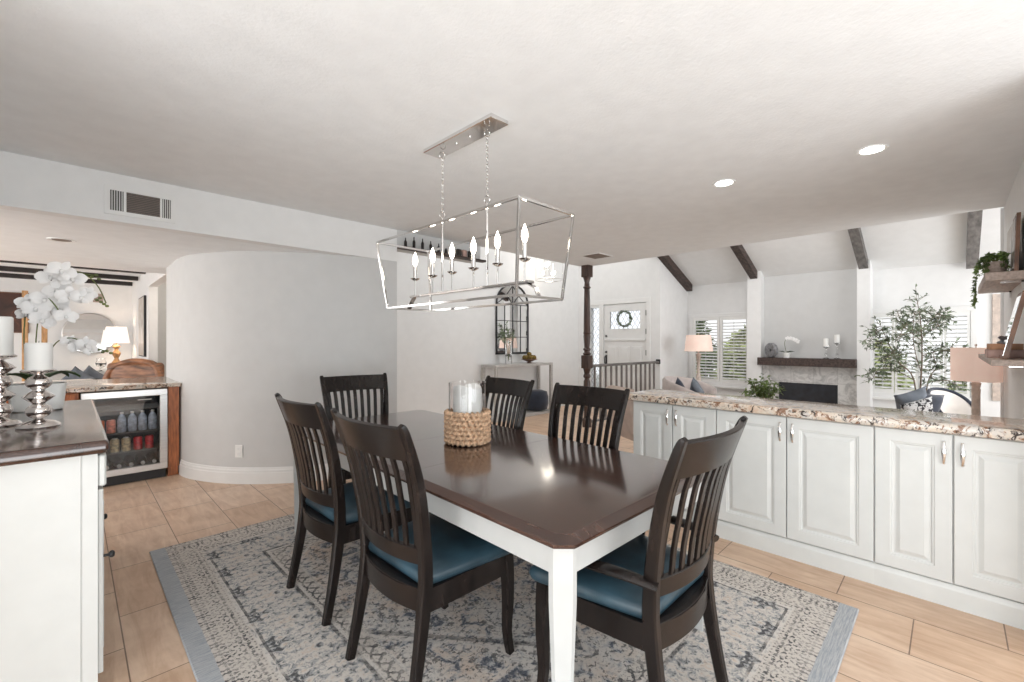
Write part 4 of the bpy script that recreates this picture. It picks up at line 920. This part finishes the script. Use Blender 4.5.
# ------------------------------------------------------------------ living room contents
mt = MB().box(8.44, 8.70, 1.035, 2.40, .905, 1.035, .004).build('mantel_shelf', 'beamwood'); tag(mt, 'dark thick wooden mantel beam above the fireplace', 'mantel')
fp_ = thing('fireplace', 'pale marble-tiled fireplace with a black firebox between two pilasters', 'fireplace', (8.575, 1.70, -.3))
holes = MB(); holes_x(holes, 0, .22, -.665, .655, 0, 1.205, [(-.42, .40, .12, .92)]); holes.build('tile_surround', 'stone', fp_)
m = MB(); m.box(.20, .215, -.42, .40, .12, .92).box(.0, .2, -.42, -.41, .12, .92).box(0, .2, .39, .40, .12, .92).box(0, .2, -.42, .40, .91, .92); m.build('firebox', 'firebox', fp_)
MB().box(.012, .020, -.42, .40, .12, .92).build('glass_screen', 'firebox', fp_)
MB().box(-.25, 0, -.665, .655, 0, .08, .004).build('hearth', 'stone', fp_)
gs = thing('disc_sculpture', 'round grey ceramic disc sculpture with a small hole on the mantel', 'sculpture', (8.55, 2.21, 1.035))
m = MB(); N_ = 36; R = .125; rings = []
for x, ro in ((-.035, .92), (-.02, 1), (.02, 1), (.035, .92)): rings.append([(x, ro*R*math.cos(2*PI*k/N_), .128+ro*R*math.sin(2*PI*k/N_)) for k in range(N_)])
rings2 = [[(x, -.02+.025*math.cos(2*PI*k/N_), .128+.025*math.sin(2*PI*k/N_)) for k in range(N_)] for x in (.035, -.035)]
m.loft(rings+rings2+[rings[0]], (False, False)); m.build('disc', 'grey_ceramic', gs); MB().box(-.04, .04, -.04, .04, 0, .012, .003).build('foot', 'black', gs)
for o_ in [gs]: o_.rotation_euler = (0, 0, -.6)
mo = thing('orchid_plant', 'small white potted orchid on the mantel beside the disc sculpture', 'plant', (8.55, 1.98, 1.035)); MB().lathe([(.002, 0), (.045, 0), (.06, .09), (.056, .09), (.002, .08)], n=20).build('pot', 'white_ceramic', mo)
MB().tube([(0, 0, .08), (0, .03, .25), (0, -.02, .33), (0, -.15, .30)], .004, 5, 4).build('stem', 'stem', mo); m = MB(); [m.leaf((0, 0, .08), (0, s, .35), .13, .05) for s in (-1, 1)]; m.leaf((0, 0, .08), (-.6, -.8, .4), .12, .05); m.build('leaves', 'leaf', mo)
for k in range(5): flower((-.01, -.02-.035*k, .33-.006*k*k/2), .04, (-.9, -.3, 0), .3*k).build('flower', 'petal', mo)
for px, h_, lab in ((826, .20, 'shorter white candlestick on the right of the mantel'), (837, .26, 'taller white candlestick at the right end of the mantel')):
    u = (px-512)/F; yy = 8.55*(1-u)/(1+u); t = thing('candlestick', lab, 'candlestick', (8.55, yy, 1.035), 0, 'white candlesticks on the mantel')
    MB().lathe([(.002, 0), (.045, 0), (.04, .012), (.012, .02), (.010, .05), (.022, .07), (.010, .09), (.010, h_-.04), (.02, h_-.03), (.045, h_-.01), (.045, h_), (.002, h_)], n=20).build('stem', 'glass', t)
    tag(MB().lathe([(.002, 0), (.035, 0), (.035, .12), (.03, .125), (.002, .123)], n=20).build('pillar_candle', 'candle', loc=(8.55, yy, 1.035+h_)), 'white candle on the '+lab.split(' ')[0]+' mantel candlestick', 'candle', 'candles on the mantel')
def table_lamp(loc, zb, rs, hs, taper, label, mat='taupe_lamp', shade='pinkshade', zbase=.6, fat=.85, extra=None):
    t = thing('table_lamp', label, 'lamp', (loc[0], loc[1], zbase)); L = zb-zbase+.05
    MB().lathe([(.002, 0), (.085*fat, 0), (.085*fat, .015), (.05*fat, .03), (.022, .05), (.035*fat, L*.2), (.042*fat, L*.28), (.030*fat, L*.36), (.034*fat, L*.42), (.028, L*.5), (.028, L*.72), (.036*fat, L*.78), (.026, L*.80), (.036*fat, L*.84), (.040*fat, L*.88), (.014, L*.90), (.010, L*.98), (.01, L+.03)], n=24).build('lamp_base', mat, t)
    sh = MB().lathe([(rs, zb-zbase), (rs*taper, zb+hs-zbase), (rs*taper-.003, zb+hs-zbase), (rs-.003, zb-zbase)], n=40, caps=(False, False)).build('lamp_shade', shade, t)
    MB().tube([(0, 0, L), (0, 0, zb+hs-zbase+.02)], .004, 6).ball((0, 0, zb+hs-zbase+.025), .01, 8).build('finial', mat, t)
    return t
# lamp behind left armchair
a = at(698.5, 343, 7.8)
table_lamp(a, 1.14, .235, .285, .86, 'blush-shaded table lamp in front of the left living-room window', zbase=.32, fat=1.2)
def side_table(loc, z, label, r=.28, z0=0.0, mat='greywood'):
    t = thing('side_table', label, 'side table', (loc[0], loc[1], z0)); MB().lathe([(.002, z-z0-.03), (r, z-z0-.03), (r, z-z0), (.002, z-z0)], n=28).build('table_top', mat, t); MB().lathe([(.18, 0), (.16, .02), (.03, .04), (.03, z-z0-.03)], n=16).build('pedestal', mat, t)
side_table(a, .32, 'round side table under the blush lamp by the left window', z0=-.3)
b = at(978, 370, 3.85); b.y += .012
table_lamp(b, .97, .160, .290, 1.0, 'large blush drum-shaded table lamp behind the counter at right', zbase=.45)
side_table(b, .45, 'round side table under the large lamp behind the counter', r=.13)
# tufted armchair
def barrel(loc, rz, z0, top, label, mat, piping=None, w_=.40, tuft=False):
    t = thing('barrel_armchair', label, 'armchair', (loc[0], loc[1], z0), rz)
    MB().loft([[(x, y, z) for x, y in rrect(-.34+i, .36-i, -.33+i, .33-i, .10, 5)] for z, i in ((.12, .02), (.15, 0), (.38, 0), (.43, .02), (.45, .07))]).build('seat', mat, t, smooth=60)
    m = MB(); n = 28; h0 = top-z0; sec = []
    for k in range(n+1):
        a_ = -2.0+4.0*k/n; fall = (abs(a_)/2.0)**2.2; hh = h0-((.30 if piping else .18)*fall); c0 = math.cos(PI+a_); s0 = math.sin(PI+a_)
        pr = [(w_-.09, .15), (w_-.075, hh*.8), (w_-.06, hh-.02), (w_-.03, hh), (w_, hh-.03), (w_-.005, hh*.7), (w_-.02, .12)]
        if tuft: pr = [(r_+(.008*math.cos(a_*14) if .2 < z < hh-.05 else 0), z) for r_, z in pr]
        sec.append([(r_*c0*1.0, r_*s0, z) for r_, z in pr])
    m.loft(sec); m.build('backrest', mat, t, smooth=60)
    if piping:
        m = MB(); m.tube([(s_[3][0], s_[3][1], s_[3][2]+.006) for s_ in sec], .020, 8); m.build('piping', piping, t)
    for a_ in (-1, 1):
        for b_ in (-1, 1): MB().sweep([(a_*.27, b_*.25, .13), (a_*.28, b_*.26, 0)], [.04, .025], [.04, .025], (0, 1, 0)).build('leg', 'darkwood', t)
    return t
p = at(694, 395, 6.9); barrel((p.x, p.y), PI+.2+PI/4+.6, -.3, .745, 'warm grey tufted armchair below the left living-room lamp', 'tuftfab', w_=.47, tuft=True)
def pillow(c, w_, h_, t_, rz, tilt, roll, mat, label, g=None):
    m = MB(); n = 10; top, bot = [], []
    vs = []; fs = []
    for sgn in (1, -1):
        for i in range(n+1):
            for j in range(n+1):
                u, v_ = 2*i/n-1, 2*j/n-1; pin = 1-.10*(1-u*u)*abs(v_)**3; pin2 = 1-.10*(1-v_*v_)*abs(u)**3
                th = t_/2*((1-u**4)*(1-v_**4))**.5
                vs.append(Vector((sgn*th, u*w_/2*pin2, v_*h_/2*pin)))
    N1 = (n+1)**2
    for q_ in (0, 1):
        for i in range(n):
            for j in range(n): a_ = q_*N1+i*(n+1)+j; fs.append((a_, a_+1, a_+n+2, a_+n+1))
    R_ = Matrix.Rotation(rz, 4, 'Z') @ Matrix.Rotation(tilt, 4, 'Y') @ Matrix.Rotation(roll, 4, 'X')
    m.add([R_ @ v_ for v_ in vs], fs); o = m.build('throw_pillow', mat, loc=c, smooth=80)
    bm = bmesh.new(); bm.from_mesh(o.data); bmesh.ops.remove_doubles(bm, verts=bm.verts, dist=.0005); bm.to_mesh(o.data); bm.free(); return tag(o, label, 'pillow', g)
p = at(681, 392, 6.75); pillow((p.x, p.y, .52), .36, .36, .12, -PI/4+PI, .25, .7, 'navy', 'navy throw pillow on the left of the tufted armchair', 'navy pillows on the tufted armchair')
p = at(697, 392, 6.7); pillow((p.x, p.y, .52), .36, .36, .12, -PI/4+PI, .2, .85, 'greyfab', 'grey-blue throw pillow on the right of the tufted armchair', 'navy pillows on the tufted armchair')
# sofa with pillows in front of the right window, olive tree, cream barrel chair
p = at(954, 405, 5.2); barrel((p.x, p.y), -PI/4-PI/2, -.3, .725, 'cream barrel chair with navy piping behind the counter, left of the large lamp', 'creamfab', 'navy', w_=.25)
lo = at(915, 405, 5.0)
lv = thing('lounge_bench', 'navy upholstered bench carrying three throw pillows behind the counter', 'bench', (lo.x, lo.y, -.3), -PI/4)
MB().box(-.25, .25, -.30, .30, .12, .64, .05, 3).build('seat', 'navy', lv)
for a_ in (-1, 1):
    for b_ in (-1, 1): MB().box(a_*.2-.02, a_*.2+.02, b_*.24-.02, b_*.24+.02, 0, .13).build('leg', 'darkwood', lv)
GP = 'throw pillows on the navy bench'
p = at(912, 402, 4.95); pillow((p.x, p.y, .60), .36, .36, .12, PI+PI/4, .2, .32, 'greyfab', 'grey-blue throw pillow, left of three on the navy bench', GP)
p = at(925, 404, 4.95); pillow((p.x, p.y, .58), .34, .34, .12, PI+PI/4, .2, -.15, 'navy', 'navy throw pillow, right of three on the navy bench', GP)
p = at(917, 404, 4.80); pillow((p.x, p.y, .545), .34, .28, .12, PI+PI/4, .25, .30, 'monogram', 'black and white patterned pillow in front of two others', GP)
def tree(base, z0, H_, label):
    t = thing('olive_tree', label, 'tree', (base[0], base[1], z0)); m = MB(); lf = MB()
    MB().lathe([(.002, 0), (.14, 0), (.18, .30), (.17, .31), (.155, .29), (.002, .27)], n=24).build('pot', 'grey_ceramic', t)
    rt = Vector((1, -1, 0)).normalized()    # across the view
    fw = Vector((1, 1, 0)).normalized()
    def P(a, z, f=0): return rt*a+fw*f+Vector((0, 0, z))
    k = 6.0/F
    def Q(px, py, f=0): return P((px-919)*6.0/F, H-(py-341)*6.0/F-z0, f)
    br = [[P(0, .27), Q(920, 395), Q(922, 360), Q(921, 325), Q(917, 300)],
          [P(0, .3), Q(914, 380), Q(898, 362), Q(889, 345), Q(880, 342), Q(868, 338)],
          [P(0, .3), Q(928, 382), Q(936, 368), Q(940, 355, .1)],
          [Q(921, 372), Q(908, 350, -.1), Q(903, 330, -.15), Q(908, 312, -.1)], [Q(922, 350), Q(932, 335, .12), Q(943, 328, .1), Q(946, 322, .1)],
          [Q(921, 340), Q(913, 325, .15), Q(910, 310, .2)], [Q(898, 362), Q(885, 355, -.1), Q(875, 360, -.15)], [Q(922, 356), Q(935, 350, -.1), Q(947, 352, -.15), Q(950, 362, -.1)],
          [Q(914, 380), Q(905, 370, .2), Q(893, 372, .25), Q(885, 380, .2)], [Q(928, 382), Q(942, 380, -.1), Q(952, 388, -.1)], [Q(889, 345), Q(882, 330), Q(876, 335)], [Q(921, 330), Q(930, 315, -.1), Q(938, 318, -.1)], [Q(903, 330, -.15), Q(893, 325, -.2), Q(885, 340, -.2)]]
    for i, b_ in enumerate(br):
        r0 = .016 if i == 0 else (.011 if i < 3 else .006); n_ = len(b_); m.tube(b_, [lerp(r0, .003, j/(n_-1)) for j in range(n_)], 6, 4)
        pts = catmull(b_, 8); s0 = int(len(pts)*(.42 if i == 0 else .30))
        for p_ in pts[s0:]:
            for tw in range(2):
                D = Vector((random.uniform(-1, 1), random.uniform(-1, 1), random.uniform(-.5, .8))).normalized()*random.uniform(.06, .20); e = p_+D; m.tube([p_, e], .0018, 4)
                for q_ in range(5):
                    s = random.uniform(.3, 1.05); lf.leaf(p_+D*s, D.normalized()+Vector((random.uniform(-.9, .9), random.uniform(-.9, .9), random.uniform(-.7, .7))), random.uniform(.048, .075), .024)
    m.build('trunk_and_branches', 'bark', t); lf.build('leaves', 'oliveleaf', t)
tp = at(919, 400, 6.0); tree((tp.x, tp.y), -.3, 2, 'slender olive tree in front of the right living-room window')
tag(MB().box(8.775, 8.80, -.47, -.385, .52, 1.95, .002).build('wall_hanging', 'taupe_lamp'), 'narrow taupe vertical hanging on the wall right of the shuttered window', 'wall hanging')
# plant on counter back edge
pp = thing('leafy_plant', 'small bushy green plant beyond the counter, in front of the fireplace', 'plant', (at(761, 400, 4.6).x, at(761, 400, 4.6).y, .42)); MB().lathe([(.002, 0), (.07, 0), (.095, .18), (.09, .18), (.002, .16)], n=20).build('pot', 'black', pp)
m, s_ = MB(), MB()
for k in range(60):
    a_ = random.uniform(0, 2*PI); r_ = random.uniform(.03, .17); e = Vector((r_*math.cos(a_), r_*math.sin(a_), .20+random.uniform(.04, .34)*(1-r_*1.6))); s_.tube([(0, 0, .16), e*.6+Vector((0, 0, .06)), e], .002, 4)
    for q_ in range(9): m.leaf(e+Vector((random.uniform(-.03, .03), random.uniform(-.03, .03), random.uniform(-.04, .03))), (random.uniform(-1, 1), random.uniform(-1, 1), random.uniform(-.5, .7)), .05, .026)
s_.build('stems', 'stem', pp); m.build('leaves', 'greenleaf', pp)
side_table(at(761, 400, 4.6), .42, 'round grey plant stand just behind the counter', r=.2)

# ------------------------------------------------------------------ wall shelves at right
def wshelf(x0, x1, z0, z1, label):
    t = thing('wall_shelf', label, 'shelf', ((x0+x1)/2, -.32, z0), 0, 'floating shelves on the right wall'); w_ = (x1-x0)/2
    MB().box(-w_, w_, 0, .172, 0, z1-z0, .002).build('board', 'shelfwood', t)
    for x in (-w_+.12, w_-.12): MB().box(x-.008, x+.008, .001, .012, -.05, 0).box(x-.008, x+.008, .001, .10, -.008, 0).build('bracket', 'chrome', t)
wshelf(4.10, 5.17, 1.700, 1.752, 'upper pale wood floating shelf with the trailing plant'); wshelf(3.50, 5.09, 1.186, 1.219, 'lower pale wood floating shelf with the stacked books')
tp = thing('trailing_plant', 'trailing green plant in a beige pot on the upper shelf', 'plant', (4.38, -.205, 1.752)); MB().lathe([(.002, 0), (.045, 0), (.058, .09), (.062, .095), (.055, .095), (.002, .08)], n=20).build('pot', 'shelfwood', tp)
m, s_ = MB(), MB()
for k in range(30):
    a_ = random.uniform(0, 2*PI); R_ = random.uniform(.05, .10); c0 = Vector((0, 0, .09)); mid = Vector((R_*.6*math.cos(a_), max(-.05, R_*.6*math.sin(a_)), .13+random.uniform(-.01, .035))); e = Vector((R_*math.cos(a_), max(-.055, R_*math.sin(a_)), .06+random.uniform(-.04, .05)))
    path = [c0, mid, e]
    if k % 7 == 0: e2 = Vector((random.uniform(-.25, -.02)*.3+.02, .088+random.uniform(0, .03), -.05-random.uniform(.02, .15))); path = [c0, Vector((0, .05, .13)), Vector((e2.x*.6, .085, .03)), e2]
    s_.tube(path, .0015, 4, 3)
    for p_ in catmull(path, 7)[5:]: 
        for q_ in range(2): m.leaf(p_, (random.uniform(-1, 1), random.uniform(-.3, 1), random.uniform(-1, .5)), .026, .016)
s_.build('vines', 'stem', tp); m.build('leaves', 'greenleaf', tp)
FQ = [(0, 1, 3, 2), (4, 6, 7, 5), (0, 4, 5, 1), (2, 3, 7, 6), (0, 2, 6, 4), (1, 5, 7, 3)]
def slab(x0, x1, y0, y1, z0, z1, lean): return [(x, y-z*lean, z) for x in (x0, x1) for y in (y0, y1) for z in (z0, z1)]
pf = thing('leaning_frame', 'dark framed picture leaning on the upper shelf at the right edge', 'picture', (4.24, -.290, 1.752))
MB().add(slab(-.12, .13, 0, .018, 0, .36, .03), FQ).build('frame', 'artframe_brown', pf, smooth=0); MB().add(slab(-.10, .11, .018, .021, .02, .34, .03), FQ).build('print', 'art_dim', pf, smooth=0)
pf = thing('leaning_frame', 'pale grey board leaning behind the pot on the upper shelf', 'picture', (4.62, -.292, 1.752))
MB().add(slab(-.20, .20, 0, .014, 0, .37, .02), FQ).build('board', 'trim', pf, smooth=0); MB().add(slab(-.18, .18, .014, .016, .02, .35, .02), FQ).build('print', 'art_pale', pf, smooth=0)
def book(loc, rz, l_, w_, t_, mat, label):
    t = thing('book', label, 'book', loc, rz, 'stacked books on the lower shelf'); MB().box(l_/2-.006, l_/2, -w_/2, w_/2, 0, t_, .002).box(-l_/2, l_/2, -w_/2, w_/2, 0, .003).box(-l_/2, l_/2, -w_/2, w_/2, t_-.003, t_).box(-l_/2, l_/2, -w_/2-.001, -w_/2+.004, 0, t_).build('cover', mat, t)
    MB().box(-l_/2+.003, l_/2-.003, -w_/2+.003, w_/2-.004, .003, t_-.003).build('pages', 'paper', t)
book((4.02, -.225, 1.219), PI, .26, .15, .050, 'book_rose', 'rose book at the bottom of the stack on the lower shelf'); book((4.0, -.225, 1.269), PI+.03, .23, .13, .035, 'book_tan', 'tan brown book on top of the stack on the lower shelf')
sc = MB()
for s in (-1, 1):
    for k in range(3): sc.leaf((0, 0, .002), (s*1, .3*(k-1), .55+.2*k), .08, .05, (0, 0, 1))
sc.lathe([(.03, 0), (.035, .008), (.02, .02), (.004, .024)], n=14); tag(sc.build('leaf_ornament', 'grey_ceramic', loc=(3.98, -.225, 1.304)), 'dark grey leaf-shaped ornament on top of the stacked books', 'ornament')
lf_ = thing('leaning_frame', 'brown framed mirror leaning back on the lower shelf beside the books', 'picture', (3.72, -.215, 1.219), 0)
m = MB(); 
def slab(x0, x1, y0, y1, z0, z1, lean): return [(x, y-z*lean, z) for x in (x0, x1) for y in (y0, y1) for z in (z0, z1)]
FQ = [(0, 1, 3, 2), (4, 6, 7, 5), (0, 4, 5, 1), (2, 3, 7, 6), (0, 2, 6, 4), (1, 5, 7, 3)]
m.add(slab(-.12, .14, 0, .020, 0, .37, .20), FQ); m.build('frame', 'artframe_brown', lf_, smooth=0); m = MB(); m.add(slab(-.10, .12, .020, .022, .02, .35, .20), FQ); m.build('glass', 'mirror', lf_, smooth=0)

# ------------------------------------------------------------------ family room seen past the kitchen
FY = 12.3
def onwall(px, py, Y): u = (px-512)/F; d_ = Y*S2/(1-u); return Vector((d_*(1+u)/S2, Y, H-(py-341)*d_/F))
a = onwall(-12, 291, FY-.02); b = onwall(29, 333, FY-.02)
pn = thing('wall_picture', 'large dark brown picture on the family room wall at the left edge', 'picture', ((a.x+b.x)/2, FY, b.z)); w_ = abs(b.x-a.x)/2; h_ = a.z-b.z
MB().box(-w_, w_, -.03, 0, 0, h_, .003).build('frame', 'artframe_brown', pn); MB().box(-w_+.02, w_-.02, -.034, -.03, .02, h_-.02).build('canvas', 'art_brown', pn)
c0 = onwall(90.5, 333.5, FY); rm = thing('round_mirror', 'large round thin-framed mirror on the family room wall', 'mirror', c0-Vector((0, .03, 0))); rm.rotation_euler = (-.055, 0, 0)
m = MB(); m.loft([[(.40*math.cos(2*PI*k/48), y, .40*math.sin(2*PI*k/48)) for k in range(48)] for y in (-.018, -.001)]); m.build('mirror_glass', 'mirror', rm, smooth=20); MB().torus((0, -.015, 0), .402, .010, 'y', 48).build('frame', 'steel', rm)
a = onwall(98, 298, FY); tag(MB().box(-.075, .075, -.01, 0, -.09, .09, .002).build('wall_vent', 'shelfwood', loc=a), 'small beige vent high on the family room wall above the round mirror', 'vent')
gfr = thing('golden_floor_stand', 'golden oak upright frame stand left of the round mirror', 'stand', (at(37, 340, 7.6).x, at(37, 340, 7.6).y, 0), -.1)
for x, zt in ((-.14, 2.18), (.09, 1.72)): MB().box(x-.035, x+.035, -.02, .02, 0, zt, .004).build('upright', 'goldwood', gfr)
for z in (.3, 1.0, 1.68): MB().box(-.14, .09, -.012, .012, z-.02, z+.02).build('crossbar', 'goldwood', gfr)
for x in (-.14, .09): MB().box(x-.03, x+.03, -.18, .18, 0, .04, .004).build('foot', 'goldwood', gfr)
wp = thing('wall_picture', 'tall abstract picture on the side wall beside the hall opening', 'picture', (.90, 10.15, 1.05)); MB().box(-.035, 0, -.42, .42, 0, 1.05, .003).build('frame', 'black', wp); MB().box(-.038, -.034, -.40, .40, .02, 1.03).build('canvas', 'art_pale', wp)
cn = thing('sideboard', 'low white console along the family room wall under the round mirror', 'sideboard', (-.2, 11.95, 0)); MB().box(-1.3, 1.0, -.22, .30, .06, .70).build('cabinet_body', 'cab', cn); MB().box(-1.32, 1.02, -.24, .32, .70, .73, .004).build('console_top', 'cab', cn); 
for x in (-1.2, .9): MB().box(x-.03, x+.03, -.18, .26, 0, .06).build('leg', 'cab', cn)
a = at(116.5, 350, 8.75); t = thing('table_lamp', 'lit table lamp with white tapered shade and gold turned base below the round mirror', 'lamp', (a.x, a.y, .73))
MB().lathe([(.002, 0), (.08, 0), (.075, .02), (.03, .04), (.05, .10), (.075, .16), (.04, .22), (.03, .25), (.06, .31), (.07, .35), (.035, .40), (.03, .43), (.06, .47), (.05, .50), (.012, .52), (.01, .75)], n=20).build('lamp_base', 'goldwood', t)
MB().lathe([(.20, .55), (.155, .87), (.152, .87), (.197, .55)], n=36, caps=(False, False)).build('lamp_shade', 'litshade', t); point('family_lamp_light', (a.x, a.y, 1.45), 7, .06, (1, .85, .68))
a = at(101, 366, 8.6); t = MB().lathe([(.002, 0), (.04, 0), (.015, .02), (.012, .06), (.07, .10), (.085, .16), (.06, .22), (.065, .26), (.06, .26), (.055, .22), (.08, .16), (.002, .09)], n=20).build('glass_goblet', 'glass', loc=(a.x, a.y, .73)); tag(t, 'clear glass goblet vase beside the gold lamp', 'vase')
a = at(119, 390, 6.6); bl = thing('leather_armchair', 'brown leather armchair with curved back seen over the bar top', 'armchair', (a.x, a.y, 0), -2.2)
MB().box(-.35, .35, -.34, .34, .14, .45, .08, 3).build('seat', 'brownleather', bl); m = MB(); m.sweep([(-.30, -.42, .55), (-.36, -.34, .86), (-.38, -.12, .985), (-.38, .12, .985), (-.36, .30, .90), (-.30, .42, .60)], .12, .10, (1, 0, 0), rnd=True, sub=4)
m.box(-.42, -.32, -.40, .40, .35, .975, .06, 3); m.build('backrest', 'brownleather', bl, smooth=60)
for a_ in (-1, 1):
    for b_ in (-1, 1): MB().box(a_*.28-.025, a_*.28+.025, b_*.27-.025, b_*.27+.025, 0, .15).build('leg', 'darkwood', bl)
a = at(78, 385, 7.4); so = thing('sofa', 'white sofa with grey pillows behind the bar', 'sofa', (a.x-.45, a.y, 0), 0)
MB().box(-1.0, .65, -.40, .40, .12, .44, .06, 3).build('seat', 'creamfab', so); MB().box(-1.0, .65, -.45, -.28, .12, .70, .06, 3).build('backrest', 'creamfab', so)
for x in (-.9, .55):
    for y in (-.35, .33): MB().box(x-.03, x+.03, y-.03, y+.03, 0, .12).build('leg', 'darkwood', so)
for px, mt_, lab in ((77, 'greyfab', 'grey pillow with pointed corner, left of two on the white sofa'), (91, 'greyfab', 'grey pillow with pointed corner, right of two on the white sofa')):
    q_ = at(px, 378, 7.4); pillow((q_.x, a.y-(.19 if px == 77 else .03), .66), .36, .36, .12, PI/2, .2, .70, mt_, lab, 'grey pillows on the white sofa')
